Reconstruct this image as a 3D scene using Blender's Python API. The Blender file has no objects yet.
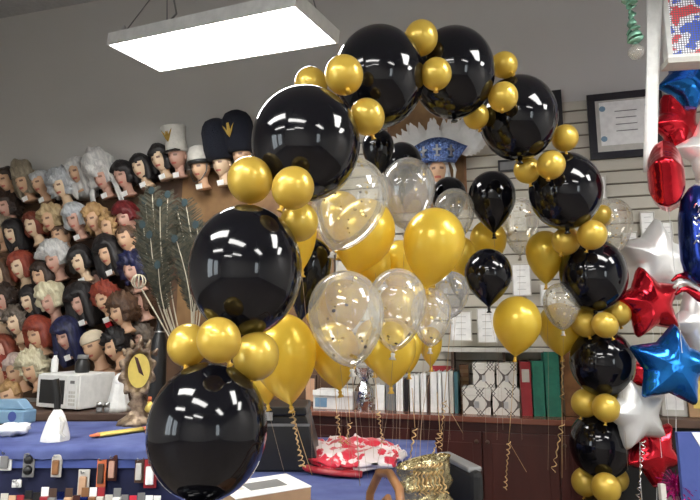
import bpy, bmesh, math, random
from mathutils import Vector, Matrix, noise
random.seed(7)
R = math.radians
COL = bpy.context.scene.collection
PI = math.pi

# ------------------------------------------------------------------ camera
EYE = Vector((0, 0, 1.5)); F = 545.0; PITCH = math.atan(83/545)
def ray(px, py):
    x = (px-350)/F; y = (250-py)/F
    return Vector((x, math.cos(PITCH)-y*math.sin(PITCH), math.sin(PITCH)+y*math.cos(PITCH)))
def P(px, py, Y):
    r = ray(px, py); return EYE + r*(Y/r.y)
WA = R(15); A0 = Vector((-.8, 4.7, 0)); WD = Vector((math.cos(WA), -math.sin(WA), 0)); WN = Vector((-math.sin(WA), -math.cos(WA), 0))
def W(px, py, v=0.0):            # point on the plane parallel to the back wall, v metres in front of it
    r = ray(px, py); p0 = A0 + WN*v - EYE
    t = p0.dot(WN)/r.dot(WN); return EYE + r*t
def UZ(px, py, v=0.0):
    p = W(px, py, v); return (p-A0).dot(WD), p.z
def wp(u, v, z): return A0 + WD*u + WN*v + Vector((0, 0, z))
cam = bpy.data.cameras.new('camera'); co = bpy.data.objects.new('camera', cam); COL.objects.link(co)
cam.sensor_width = 36; cam.lens = 36*F/700; co.location = EYE; co.rotation_euler = (PI/2+PITCH, 0, 0); cam.clip_start = .05
bpy.context.scene.camera = co

# ------------------------------------------------------------------ materials
def nm(name):
    m = bpy.data.materials.new(name); m.use_nodes = True; return m, m.node_tree.nodes, m.node_tree.links
def mat(name, c, rough=.6, metal=0., c2=None, scale=20, coat=0., bump=0., bscale=60, trans=0., stretch=None, emit=0., sheen=0., sharp=False, spec=None):
    m, N, L = nm(name); b = N['Principled BSDF']
    b.inputs['Roughness'].default_value = rough; b.inputs['Metallic'].default_value = metal
    if spec is not None: b.inputs['Specular IOR Level'].default_value = spec
    b.inputs['Coat Weight'].default_value = coat; b.inputs['Coat Roughness'].default_value = .04
    if sheen: b.inputs['Sheen Weight'].default_value = sheen
    tc = N.new('ShaderNodeTexCoord'); mp = N.new('ShaderNodeMapping'); L.new(tc.outputs['Object'], mp.inputs[0])
    if stretch: mp.inputs['Scale'].default_value = stretch
    n = N.new('ShaderNodeTexNoise'); n.inputs['Scale'].default_value = scale; n.inputs['Detail'].default_value = 3; L.new(mp.outputs[0], n.inputs[0])
    r = N.new('ShaderNodeValToRGB'); L.new(n.outputs[0], r.inputs[0]); L.new(r.outputs[0], b.inputs['Base Color'])
    if c2 is None: c2 = tuple(x*.88 for x in c)
    r.color_ramp.elements[0].position = .49 if sharp else .35; r.color_ramp.elements[1].position = .51 if sharp else .65
    r.color_ramp.elements[0].color = (*c2, 1); r.color_ramp.elements[1].color = (*c, 1)
    if bump:
        n2 = N.new('ShaderNodeTexNoise'); n2.inputs['Scale'].default_value = bscale; L.new(mp.outputs[0], n2.inputs[0])
        bu = N.new('ShaderNodeBump'); bu.inputs['Strength'].default_value = bump; bu.inputs['Distance'].default_value = .01
        L.new(n2.outputs[0], bu.inputs['Height']); L.new(bu.outputs[0], b.inputs['Normal'])
    if emit:
        b.inputs['Emission Color'].default_value = (*c, 1); b.inputs['Emission Strength'].default_value = emit
    if trans:
        t = N.new('ShaderNodeBsdfTranslucent'); L.new(r.outputs[0], t.inputs[0]); mx = N.new('ShaderNodeMixShader'); mx.inputs[0].default_value = trans
        L.new(b.outputs[0], mx.inputs[1]); L.new(t.outputs[0], mx.inputs[2]); L.new(mx.outputs[0], N['Material Output'].inputs[0])
    return m
M = {}
M['black'] = mat('black_latex', (.003, .003, .005), .1, 0, coat=.28, spec=.3)
M['gold'] = mat('gold_latex', (.93, .72, .10), .28, .35, c2=(.85, .62, .07), scale=5, trans=.42, coat=.5)
M['gold_small'] = mat('gold_pearl_latex', (.78, .56, .09), .32, .4, c2=(.70, .48, .07), scale=8, trans=.28, coat=.5)
M['knotg'] = mat('gold_knot', (.7, .42, .05), .4)
def clear_mat(name, tint, dens):
    m, N, L = nm(name); N.remove(N['Principled BSDF'])
    tr = N.new('ShaderNodeBsdfTransparent'); tr.inputs[0].default_value = (*tint, 1)
    gl = N.new('ShaderNodeBsdfGlossy'); gl.inputs['Roughness'].default_value = .06
    df = N.new('ShaderNodeBsdfDiffuse'); df.inputs[0].default_value = (.85, .84, .8, 1)
    lw = N.new('ShaderNodeLayerWeight'); lw.inputs[0].default_value = .25
    nz = N.new('ShaderNodeTexNoise'); nz.inputs['Scale'].default_value = 9
    m1 = N.new('ShaderNodeMapRange'); m1.inputs[3].default_value = .06; m1.inputs[4].default_value = .6; L.new(lw.outputs['Fresnel'], m1.inputs[0])
    m2 = N.new('ShaderNodeMapRange'); m2.inputs[3].default_value = dens*.6; m2.inputs[4].default_value = dens*1.6; L.new(nz.outputs[0], m2.inputs[0])
    a = N.new('ShaderNodeMixShader'); L.new(m2.outputs[0], a.inputs[0]); L.new(tr.outputs[0], a.inputs[1]); L.new(df.outputs[0], a.inputs[2])
    b = N.new('ShaderNodeMixShader'); L.new(m1.outputs[0], b.inputs[0]); L.new(a.outputs[0], b.inputs[1]); L.new(gl.outputs[0], b.inputs[2])
    L.new(b.outputs[0], N['Material Output'].inputs[0]); return m
M['clear'] = clear_mat('clear_latex', (.97, .955, .90), .18)
M['smoke'] = clear_mat('smoky_clear_latex', (.8, .8, .81), .17)
M['glass'] = clear_mat('pane_glass', (.95, .97, .97), .01)
M['confg'] = mat('confetti_gold', (.9, .68, .2), .25, .9)
M['confk'] = mat('confetti_dark', (.05, .04, .03), .4)
M['ribbon'] = mat('gold_ribbon', (.72, .5, .24), .35, .5, trans=.2)
M['ribbon2'] = mat('tan_ribbon', (.42, .30, .2), .5, .1)
M['wribbon'] = mat('white_ribbon', (.7, .7, .7), .5)
M['wall'] = mat('grey_paint', (.60, .585, .56), .8, c2=(.58, .565, .54), scale=1.2)
M['ceil'] = mat('ceiling_paint', (.5, .5, .5), .9)
M['floor'] = mat('floor_tile', (.16, .13, .11), .45, c2=(.11, .09, .075), scale=4)
M['brownpanel'] = mat('brown_board', (.14, .075, .04), .7, c2=(.06, .032, .02), scale=3, bump=.3, bscale=9)
M['goldbrown'] = mat('tan_board', (.30, .17, .07), .7, c2=(.16, .08, .035), scale=4)
M['cream'] = mat('cream_slat', (.50, .47, .40), .6, c2=(.46, .43, .36), scale=2)
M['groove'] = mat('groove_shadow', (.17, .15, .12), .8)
M['cherry'] = mat('cherry_wood', (.07, .014, .010), .4, c2=(.04, .008, .006), scale=5, stretch=(1, 1, .15))
M['cherrytop'] = mat('cherry_worktop', (.22, .08, .05), .25, c2=(.16, .055, .035), scale=6, stretch=(.2, 1, 1))
M['darkwood'] = mat('dark_brown_wood', (.1, .055, .035), .5, c2=(.06, .03, .02), scale=5)
M['wood'] = mat('bentwood', (.30, .14, .055), .4, c2=(.17, .075, .03), scale=12)
M['bluecloth'] = mat('blue_cloth', (.05, .08, .27), .85, c2=(.06, .09, .3), scale=6, bump=.4, bscale=14)
M['palecloth'] = mat('blue_cloth_top', (.10, .13, .32), .85, c2=(.045, .06, .2), scale=5, bump=.5, bscale=10)
M['navy'] = mat('navy_cloth', (.008, .012, .06), .8, c2=(.004, .006, .03), scale=6)
M['white'] = mat('white_plastic', (.8, .8, .78), .4)
M['paper'] = mat('white_paper', (.95, .95, .93), .7)
M['offwhite'] = mat('off_white', (.6, .58, .53), .6)
M['blackpl'] = mat('black_plastic', (.012, .012, .013), .35)
M['blackmat'] = mat('black_matt', (.01, .01, .01), .8)
M['greypl'] = mat('grey_plastic', (.2, .2, .2), .5)
M['metal'] = mat('brushed_metal', (.6, .6, .6), .3, 1.)
M['skin'] = mat('mannequin_skin', (.66, .42, .26), .5, c2=(.56, .33, .2), scale=6)
M['skin2'] = mat('mannequin_pale', (.74, .56, .38), .5, c2=(.62, .44, .28), scale=6)
M['skin3'] = mat('mannequin_pinkish', (.58, .34, .26), .5, c2=(.48, .27, .2), scale=6)
M['eye'] = mat('painted_eye', (.22, .12, .08), .5)
M['lip'] = mat('painted_lips', (.5, .13, .1), .4)
M['brass'] = mat('antique_gold', (.36, .27, .18), .4, .4, c2=(.14, .09, .06), scale=30, bump=.6, bscale=40)
M['yellow'] = mat('yellow_mirror_paint', (.8, .62, .15), .3, .3)
M['red'] = mat('red_foil', (.62, .02, .035), .16, .85, c2=(.45, .01, .02), scale=5, bump=.25, bscale=14)
M['blue'] = mat('blue_foil', (.02, .2, .62), .16, .85, c2=(.01, .1, .42), scale=5, bump=.25, bscale=14)
M['navyfoil'] = mat('navy_foil', (.02, .05, .3), .18, .85, c2=(.01, .02, .12), scale=9, bump=.3, bscale=14)
M['silver'] = mat('white_foil', (.78, .78, .77), .32, .45, scale=5, bump=.1, bscale=14)
M['silverfoil'] = mat('silver_foil', (.7, .7, .72), .15, 1, bump=.8, bscale=30)
M['magenta'] = mat('magenta_tinsel', (.6, .03, .28), .2, .8)
M['orange'] = mat('orange_print', (.75, .2, .08), .5)
M['lightblue'] = mat('light_blue_print', (.22, .36, .48), .5, c2=(.14, .26, .4), scale=8)
M['redwhite'] = mat('red_white_plastic', (.8, .72, .72), .3, c2=(.62, .03, .06), scale=11, sharp=True, bump=.7, bscale=20, coat=.3)
M['goldbag'] = mat('gold_cellophane', (.62, .52, .28), .18, .8, c2=(.3, .25, .14), scale=25, bump=1, bscale=35)
M['cardboard'] = mat('cardboard', (.42, .26, .14), .8)
M['redbinder'] = mat('red_binder', (.35, .02, .03), .4)
M['greenbinder'] = mat('green_binder', (.02, .2, .13), .5, c2=(.015, .15, .1))
M['tealbinder'] = mat('teal_binder', (.06, .16, .18), .5)
M['sequin'] = mat('blue_sequins', (.2, .3, .6), .2, .8, c2=(.03, .06, .22), scale=60, bump=1, bscale=90)
M['feather'] = mat('white_feathers', (.75, .74, .72), .8, trans=.3)
M['stem'] = mat('feather_quill', (.55, .5, .38), .5)
M['vane'] = mat('feather_barbs', (.085, .075, .045), .7, c2=(.02, .026, .018), scale=40, trans=.2)
M['eyeteal'] = mat('feather_eye', (.008, .028, .034), .5, .2)
M['green'] = mat('mint_foil', (.35, .7, .52), .25, .5)
M['emblem'] = mat('gold_emblem', (.75, .5, .12), .25, .9)
# photo-box damask: lattice of dark diamond scroll lines on white
def damask():
    m, N, L = nm('damask_print'); b = N['Principled BSDF']; b.inputs['Roughness'].default_value = .6
    tc = N.new('ShaderNodeTexCoord'); sp = N.new('ShaderNodeSeparateXYZ'); L.new(tc.outputs['Object'], sp.inputs[0])
    def mth(op, a, bb=None):
        n = N.new('ShaderNodeMath'); n.operation = op
        for i, x in enumerate((a, bb)):
            if x is None: continue
            if isinstance(x, (int, float)): n.inputs[i].default_value = x
            else: L.new(x, n.inputs[i])
        return n.outputs[0]
    xx = mth('ADD', mth('ABSOLUTE', mth('SINE', mth('MULTIPLY', sp.outputs[0], 26.)), ), 0.)
    zz = mth('ABSOLUTE', mth('SINE', mth('MULTIPLY', sp.outputs[2], 22.)))
    d = mth('ABSOLUTE', mth('SUBTRACT', xx, zz)); d2 = mth('ABSOLUTE', mth('SUBTRACT', mth('ADD', xx, zz), .55))
    s = mth('LESS_THAN', d, .09); s2 = mth('LESS_THAN', d2, .07); t = mth('MAXIMUM', s, s2)
    mx = N.new('ShaderNodeMix'); mx.data_type = 'RGBA'; L.new(t, mx.inputs[0]); mx.inputs[6].default_value = (.75, .72, .66, 1); mx.inputs[7].default_value = (.12, .10, .09, 1)
    L.new(mx.outputs[2], b.inputs['Base Color']); return m
M['damask'] = damask()
def flagprint():
    m, N, L = nm('flag_mesh_print'); b = N['Principled BSDF']; b.inputs['Roughness'].default_value = .5
    tc = N.new('ShaderNodeTexCoord'); mp = N.new('ShaderNodeMapping'); L.new(tc.outputs['Object'], mp.inputs[0])
    nz = N.new('ShaderNodeTexNoise'); nz.inputs['Scale'].default_value = 9; L.new(mp.outputs[0], nz.inputs[0])
    r = N.new('ShaderNodeValToRGB'); L.new(nz.outputs[0], r.inputs[0]); r.color_ramp.interpolation = 'CONSTANT'
    r.color_ramp.elements[0].color = (.05, .12, .6, 1); r.color_ramp.elements[0].position = 0
    r.color_ramp.elements[1].color = (.85, .85, .9, 1); r.color_ramp.elements[1].position = .46
    e = r.color_ramp.elements.new(.56); e.color = (.7, .06, .08, 1)
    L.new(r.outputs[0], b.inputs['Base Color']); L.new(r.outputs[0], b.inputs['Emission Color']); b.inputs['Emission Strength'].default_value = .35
    return m
M['flagprint'] = flagprint()
m, N, L = nm('lit_diffuser'); b = N['Principled BSDF']; b.inputs['Base Color'].default_value = (.9, .9, .9, 1)
b.inputs['Emission Color'].default_value = (1, .985, .95, 1); b.inputs['Emission Strength'].default_value = 12; M['lamp'] = m

# ------------------------------------------------------------------ geometry helpers
def obj(name, bm, ms, parent=None, smooth=False, loc=None, bevel=0):
    me = bpy.data.meshes.new(name); 
    bmesh.ops.recalc_face_normals(bm, faces=bm.faces)
    bm.to_mesh(me); bm.free()
    o = bpy.data.objects.new(name, me); COL.objects.link(o)
    for mm in (ms if isinstance(ms, (list, tuple)) else [ms]): me.materials.append(M[mm] if isinstance(mm, str) else mm)
    if smooth:
        for p in me.polygons: p.use_smooth = True
    if bevel:
        md = o.modifiers.new('bevel', 'BEVEL'); md.width = bevel; md.segments = 2; md.limit_method = 'ANGLE'
    if parent: o.parent = parent
    if loc is not None: o.location = loc
    return o
def tag(o, label=None, cat=None, group=None, kind=None):
    if label: o['label'] = label
    if cat: o['category'] = cat
    if group: o['group'] = group
    if kind: o['kind'] = kind
    return o
def thing(name, label, cat, loc=(0, 0, 0), rot=(0, 0, 0), group=None):
    o = bpy.data.objects.new(name, None); COL.objects.link(o); o.location = loc; o.rotation_euler = rot; o.empty_display_size = .05
    return tag(o, label, cat, group)
def place_world(o, parent):      # mesh built in world coordinates, put under a parent that sits elsewhere
    mw = Matrix.LocRotScale(parent.location, parent.rotation_euler, parent.scale)
    o.parent = parent; o.data.transform(mw.inverted())
def dup(root):
    r = root.copy(); COL.objects.link(r)
    for ch in root.children:
        c = ch.copy(); COL.objects.link(c); c.parent = r
        for g in ch.children:
            d = g.copy(); COL.objects.link(d); d.parent = c
    return r
def box(bm, x0, x1, y0, y1, z0, z1, mi=0, mtx=None):
    v = [bm.verts.new((x, y, z)) for x in (x0, x1) for y in (y0, y1) for z in (z0, z1)]
    fs = [(0, 1, 3, 2), (4, 6, 7, 5), (0, 4, 5, 1), (2, 3, 7, 6), (0, 2, 6, 4), (1, 5, 7, 3)]
    for f in fs:
        ff = bm.faces.new([v[i] for i in f]); ff.material_index = mi
    if mtx is not None: bmesh.ops.transform(bm, matrix=mtx, verts=v)
    return bm
def B(*a, **k): return box(bmesh.new(), *a, **k)
def lathe(bm, prof, n=24, mi=0, fx=1., fy=1., off=(0, 0, 0)):
    rows = []
    for r, z in prof:
        if r < 1e-5: rows.append([bm.verts.new((off[0], off[1], z+off[2]))])
        else: rows.append([bm.verts.new((off[0]+r*fx*math.cos(2*PI*i/n), off[1]+r*fy*math.sin(2*PI*i/n), z+off[2])) for i in range(n)])
    for a, b in zip(rows, rows[1:]):
        for i in range(n):
            j = (i+1) % n
            if len(a) == 1 and len(b) == 1: continue
            if len(a) == 1: f = bm.faces.new((a[0], b[j], b[i]))
            elif len(b) == 1: f = bm.faces.new((a[i], a[j], b[0]))
            else: f = bm.faces.new((a[i], a[j], b[j], b[i]))
            f.material_index = mi
    for rr in (rows[0], rows[-1]):
        if len(rr) > 1:
            f = bm.faces.new(rr); f.material_index = mi
    return bm
def tube(bm, pts, r, n=6, mi=0, flat=1.):
    pts = [Vector(p) for p in pts]; rows = []
    t0 = (pts[1]-pts[0]).normalized(); up = Vector((0, 0, 1)) if abs(t0.z) < .9 else Vector((1, 0, 0))
    nr = t0.cross(up).normalized()
    for i, p in enumerate(pts):
        t = (pts[min(i+1, len(pts)-1)]-pts[max(i-1, 0)]).normalized()
        nr = (nr-t*nr.dot(t)).normalized(); bn = t.cross(nr); rr = r(i/(len(pts)-1)) if callable(r) else r
        rows.append([bm.verts.new(p+nr*math.cos(2*PI*k/n)*rr+bn*math.sin(2*PI*k/n)*rr*flat) for k in range(n)])
    for a, b in zip(rows, rows[1:]):
        for i in range(n):
            f = bm.faces.new((a[i], a[(i+1) % n], b[(i+1) % n], b[i])); f.material_index = mi
    for rr in (rows[0], rows[-1]): bm.faces.new(rr).material_index = mi
    return bm
def prism(bm, poly, y0, y1, mi=0):   # polygon in xz, extruded in y
    a = [bm.verts.new((x, y0, z)) for x, z in poly]; b = [bm.verts.new((x, y1, z)) for x, z in poly]
    bm.faces.new(a).material_index = mi; bm.faces.new(b[::-1]).material_index = mi
    for i in range(len(poly)):
        j = (i+1) % len(poly); bm.faces.new((a[i], b[i], b[j], a[j])).material_index = mi
    return bm
def bez(a, b, sag=0., n=12, side=0.):
    a = Vector(a); b = Vector(b); out = []
    for i in range(n+1):
        t = i/n; p = a.lerp(b, t); p.z -= sag*4*t*(1-t); p.x += side*math.sin(PI*t); out.append(p)
    return out
def curl(a, b, amp, turns, n=None):
    a = Vector(a); b = Vector(b); d = (b-a).normalized(); u = d.cross(Vector((0, 1, 0))).normalized(); w = d.cross(u)
    n = n or int(turns*9); out = []
    for i in range(n+1):
        t = i/n; k = amp*(.6+.4*math.sin(7*t+1)); th = 2*PI*turns*t
        out.append(a.lerp(b, t)+u*math.cos(th)*k+w*math.sin(th)*k)
    return out

# ------------------------------------------------------------------ the room
def struct(name, bm, ms, **k): return tag(obj(name, bm, ms, **k), kind='structure')
WROT = (0, 0, -WA)
CEIL = 4.9
struct('floor', B(-6, 5, -6, 7, -.1, 0), 'floor')
struct('ceiling', B(-6, 5, -6, 7, CEIL, CEIL+.1), 'ceil')
o = struct('wall_back', B(-5.6, 6.2, 0, .12, 0, CEIL), 'wall'); o.location = A0; o.rotation_euler = WROT
def wall_with_windows(name, along, c, lo, hi, wins, axis):
    bm = bmesh.new(); cur = lo
    def bx(a, b, z0, z1):
        if axis == 'x': box(bm, a, b, c-.1, c, z0, z1)
        else: box(bm, c-.1, c, a, b, z0, z1)
    for (a, b, z0, z1) in wins:
        bx(cur, a, 0, CEIL); bx(a, b, 0, z0); bx(a, b, z1, CEIL); cur = b
    bx(cur, hi, 0, CEIL); return struct(name, bm, 'wall')
fw = [(3.2, 4.2, .8, 2.8)]
lw = [(-3.6, -2.2, .8, 3.), (-1.8, -.4, .8, 3.)]
wall_with_windows('wall_front', 0, -5, -5.6, 4.6, fw, 'x')
wall_with_windows('wall_left', 0, -5.5, -5, 6.4, lw, 'y')
struct('wall_right', B(4.5, 4.6, -5, 4, 0, CEIL), 'wall')
n = 0
for (wins, ax, c) in ((fw, 'x', -5.05), (lw, 'y', -5.55)):
    for (a, b, z0, z1) in wins:
        n += 1; bm = bmesh.new(); gm = bmesh.new()
        def fr(p, q, r, s):
            if ax == 'x': box(bm, p, q, c-.04, c+.04, r, s)
            else: box(bm, c-.04, c+.04, p, q, r, s)
        fr(a, a+.05, z0, z1); fr(b-.05, b, z0, z1); fr(a, b, z0, z0+.05); fr(a, b, z1-.05, z1); fr((a+b)/2-.02, (a+b)/2+.02, z0, z1)
        if ax == 'x': box(gm, a+.04, b-.04, c-.004, c+.004, z0+.04, z1-.04)
        else: box(gm, c-.004, c+.004, a+.04, b-.04, z0+.04, z1-.04)
        w = struct('window_%d' % n, bm, 'white'); obj('pane', gm, 'glass', w)

# ------------------------------------------------------------------ wall panelling and credenza
uL = UZ(-60, 300)[0]; uJ = UZ(338, 250)[0]; uE = UZ(760, 250)[0]
def wall_thing(name, label, cat, u, z, v=0., group=None):
    return thing(name, label, cat, wp(u, v, z), WROT, group)
ztopw = UZ(225, 168)[1]
t = wall_thing('display_board', 'dark brown backing board behind the rows of wigs on mannequin heads', 'board', uL, 0)
obj('backing', B(0, uJ-uL-.02, -.03, -.002, .9, ztopw), 'brownpanel', t)
uG0 = UZ(182, 250)[0]
bm = bmesh.new(); box(bm, uG0-uL, uJ-uL-.03, -.042, -.031, 1.5, ztopw-.04); obj('tan_panel', bm, 'goldbrown', t)
ztops = UZ(520, 108)[1]
t = wall_thing('slatwall_panel', 'cream slatwall with dark horizontal grooves on the back wall', 'slatwall', uJ, 0)
bm = bmesh.new(); z = .9
while z < ztops-.02:
    z1 = min(z+.088, ztops); prism(bm, [(0, z), (uE-uJ, z), (uE-uJ, z1), (0, z1)], -.028, -.012); z += .1
obj('slats', bm, 'cream', t, bevel=.004)
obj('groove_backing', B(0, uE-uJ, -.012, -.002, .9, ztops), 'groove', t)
# credenza
cu0 = UZ(235, 420, .47)[0]; cu1 = UZ(584, 420, .47)[0]; ch = UZ(450, 415.5, .47)[1]
t = wall_thing('credenza', 'dark cherry wood credenza with paired doors under the row of folders', 'cabinet', cu0, 0)
Wd = cu1-cu0
obj('carcass', B(0, Wd, -.44, -.003, .06, ch-.04), 'cherry', t)
obj('plinth', B(.03, Wd-.03, -.41, -.02, 0, .059), 'darkwood', t)
nd = 5; dw = Wd/nd
udoor = UZ(482, 440, .46)[0]-cu0
# doors aligned so that one joint falls at the photographed door joint
joints = [udoor-dw*k*.98 for k in range(5, -5, -1)]; joints = [0.02]+[j for j in joints if .15 < j < Wd-.15]+[Wd-.02]
for i, (a, b) in enumerate(zip(joints, joints[1:])):
    d = obj('door', B(a+.004, b-.004, -.46, -.441, .08, ch-.1), 'cherry', t, bevel=.003)
    bm = bmesh.new(); box(bm, a+.06, b-.06, -.466, -.4605, .15, ch-.17); obj('panel', bm, 'cherry', d, bevel=.004)
    near = min(joints, key=lambda j: 0) 
    hx = b-.035 if (abs(b-udoor) < .01 or i == 0) else a+.035
    lathe_b = lathe(bmesh.new(), [(0, 0), (.012, .002), (.014, .01), (.006, .018), (.006, .026)], 12)
    kn = obj('knob', lathe_b, 'darkwood', d, True); kn.rotation_euler = (-PI/2, 0, 0); kn.location = (hx, -.487, ch-.16)
top = tag(wall_thing('worktop', 'long cherry worktop of the credenza carrying folders and boxes', 'worktop', cu0-.02, ch-.038), None)
obj('slab', B(0, Wd+.04, -.49, -.003, 0, .038), 'cherrytop', top, bevel=.006)
def uv_of(px, v=.47): return UZ(px, 412, v)[0]
# brown side panel right of green binders
CH = ch
u0 = uv_of(564, .2); u1 = uv_of(580, .2)
t = wall_thing('end_panel', 'brown wooden upright panel right of the green binders', 'panel', u0, ch+.002, .05)
obj('board', B(0, u1-u0, -.25, 0, 0, UZ(570, 352, .3)[1]-ch), 'darkwood', t); obj('face_strip', B(-.002, u1-u0+.002, -.262, -.251, 0, UZ(570, 352, .3)[1]-ch), 'wood', t)
# wall shelf
s0 = UZ(436, 346, .2)[0]; s1 = UZ(575, 346, .2)[0]; sz = UZ(500, 348, .28)[1]
t = wall_thing('wall_shelf', 'beige wall shelf above the damask boxes and binders', 'shelf', s0, sz-.03, .03)
obj('board', B(0, s1-s0, -.26, 0, 0, .028), 'offwhite', t, bevel=.003)
for x in (.12, (s1-s0)/2, s1-s0-.12): obj('bracket', prism(bmesh.new(), [(x-.01, -.001), (x+.01, -.001), (x+.01, -.12), (x-.01, -.12)], -.2, 0), 'darkwood', t)

# ---- things on the worktop: (x0,x1,ytop, material, label)
def standing(name, label, cat, x0, x1, ytop, v, depth, body, pages=None, lean=0., group=None, zb=None, ybot=412, parts=None):
    ua = UZ(x0, ybot, v)[0]; ub = UZ(x1, ybot, v)[0]; zt = UZ((x0+x1)/2, ytop, v)[1]; zb = CH if zb is None else zb
    t = wall_thing(name, label, cat, (ua+ub)/2, zb+.001, v-depth, group); w = (ub-ua)/2*.94; h = zt-zb
    t.rotation_euler = (0, lean, -WA)
    bm = bmesh.new(); box(bm, -w, w, -depth, 0, 0, h) if not pages else None
    if pages:
        c = min(.004, w*.25)
        box(bm, -w, -w+c, -depth, 0, 0, h); box(bm, w-c, w, -depth, 0, 0, h); box(bm, -w+c, w-c, -depth, -depth+.004, 0, h)
        obj('pages', B(-w+c*1.1, w-c*1.1, -depth+.006, -.01, .005, h-.012), pages, t)
    obj('cover' if pages else 'body', bm, body, t); return t, w, h
fol = [(396, 403.5, 377, 'paper', 'white paper folder first from the left in the upright row'),
       (404.5, 408.5, 379, 'blackpl', 'thin black folder between the first white folders'),
       (410, 414.5, 376, 'paper', 'white folder just right of the thin black folder'),
       (415, 419.5, 375, 'paper', 'white folder, third white one of the upright row'),
       (421, 427, 374, 'paper', 'white folder with slanted top, fourth white one of the row'),
       (428, 429.5, 376, 'darkwood', 'thin brown file in the middle of the white folder row'),
       (430.5, 437.5, 372, 'paper', 'wide white folder right of the thin brown file'),
       (438.5, 442, 373, 'paper', 'narrow white folder beside the wide white folder'),
       (443, 449, 372, 'paper', 'white binder second from the teal one'),
       (449.8, 454, 371, 'offwhite', 'off white binder touching the teal one'),
       (454.8, 458.5, 372, 'tealbinder', 'teal binder at the right end of the folder row')]
for x0, x1, yt, mm, lb in fol:
    standing('paper_folder' if mm != 'tealbinder' else 'ring_binder', lb, 'folder', x0, x1, yt, .36, .25, mm, 'offwhite', 0, 'folders standing on the worktop')
standing('ring_binder', 'dark maroon ring binder behind the white folders', 'binder', 432, 457, 366, .1, .06, 'redbinder', 'paper')
t, w, h = standing('ring_binder', 'red ring binder right of the damask boxes', 'binder', 521.5, 533, 362, .36, .27, 'redbinder', 'paper')
obj('spine_label', B(-w*.7, w*.7, -.273, -.2705, h*.62, h*.86), 'offwhite', t)
for x0, x1, yt, lb in ((533.5, 546, 361, 'bright green binder beside the red binder'), (546.5, 562, 352, 'dark green tall binder beside the brown upright')):
    standing('ring_binder', lb, 'binder', x0, x1, yt, .36, .27, 'greenbinder', 'paper', group='green binders')
# damask boxes
def damask_box(label, x0, x1, yb, yt, v, zb):
    ua = UZ(x0, yb, v)[0]; ub = UZ(x1, yb, v)[0]; zt = UZ((x0+x1)/2, yt, v)[1]; w = ub-ua; h = zt-zb-.002
    t = wall_thing('photo_box', label, 'box', ua, zb+.001, v, 'damask storage boxes')
    obj('box_body', B(.004, w-.004, .004, .24, 0, h*.72), 'damask', t); obj('lid', B(0, w, 0, .244, h*.72+.001, h), 'damask', t, bevel=.002)
    obj('label_holder', B(w*.42, w*.58, -.004, .003, h*.25, h*.5), 'metal', t)
    return zt
zm = damask_box('lower left white damask photo box on the worktop', 462.5, 491.5, 413, 388, .38, CH)
damask_box('lower right white damask photo box on the worktop', 492.5, 520.5, 413, 388, .38, CH)
damask_box('upper left white damask photo box of the stack', 473, 495.5, 388, 363, .36, zm)
damask_box('upper right white damask photo box of the stack', 496.5, 518, 388, 363, .36, zm)
t, w, h = standing('wicker_basket', 'small brown wicker box above left of the damask boxes', 'basket', 460, 470, 365, .12, .1, 'wood')
for k in range(5): obj('weave_band', B(-w-.002, w+.002, -.103, -.1005, h*(.1+.18*k), h*(.18+.18*k)), 'cardboard', t)
# white papers box and print at left of worktop
t, w, h = standing('paper_box', 'wide white box on the worktop below the gold balloons', 'box', 312, 354, 391, .38, .2, 'white', ybot=407)
obj('flap', B(-w, w, -.215, -.2005, h*.75, h+.004), 'paper', t); obj('blue_stripe', B(-w*.9, -w*.3, -.204, -.2005, h*.1, h*.6), 'lightblue', t)
t, w, h = standing('paper_stack', 'grey folders leaning beside the silver wrapped gift', 'folder', 386, 395, 383, .34, .2, 'greypl', 'paper')
t, w, h = standing('paper_stack', 'white stand of cards between silver gift and grey folders', 'cards', 375, 385, 385, .34, .15, 'paper', 'offwhite')
t, w, h = standing('framed_print', 'small brown picture standing left of the white box', 'picture', 304, 316, 375, .2, .03, 'darkwood')
obj('print', B(-w*.75, w*.75, -.034, -.0305, h*.12, h*.88), 'skin', t)
# silver-wrapped gift (crumpled foil bundle)
c = W(364, 408, .3); t = thing('foil_bundle', 'crumpled silver foil balloon weight on the worktop behind the ribbons', 'weight', (c.x, c.y, CH+.001))
bm = lathe(bmesh.new(), [(0, 0), (.07, 0), (.085, .06), (.07, .13), (.03, .2), (.035, .23), (.08, .3), (.04, .31), (0, .26)], 24)
for v in bm.verts:
    k = noise.noise(v.co*22)*.028; d = Vector((v.co.x, v.co.y, 0)); v.co += (d.normalized() if d.length > .01 else Vector((0, 0, 0)))*k
obj('foil_wrap', bm, 'silverfoil', t)
bm = bmesh.new()
for k in range(9):
    a = k*2*PI/9+.2; tube(bm, [(0, 0, .22), (.05*math.cos(a), .05*math.sin(a), .30), (.09*math.cos(a), .06*math.sin(a), .27-.05*(k % 3))], .007, 5, flat=.3)
obj('black_tissue', bm, 'blackpl', t)
# papers standing on wall shelf + small frames pinned on slatwall
def panel(name, label, cat, x0, x1, y0, y1, v, frame, inner, fw_=.012, group=None, lean=0, matw=0):
    u0, z0 = UZ((x0+x1)/2, y1, v); ua = UZ(x0, (y0+y1)/2, v)[0]; ub = UZ(x1, (y0+y1)/2, v)[0]; z1 = UZ((x0+x1)/2, y0, v)[1]
    t = wall_thing(name, label, cat, (ua+ub)/2, z0, v, group); w = (ub-ua)/2; h = z1-z0; t.rotation_euler = (lean, 0, -WA)
    bm = bmesh.new()
    box(bm, -w, w, -.02, 0, 0, fw_); box(bm, -w, w, -.02, 0, h-fw_, h); box(bm, -w, -w+fw_, -.02, 0, fw_, h-fw_); box(bm, w-fw_, w, -.02, 0, fw_, h-fw_)
    obj('frame', bm, frame, t, bevel=.002); obj('print', B(-w+fw_, w-fw_, -.012, -.004, fw_, h-fw_), inner, t)
    return t, w, h
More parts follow.
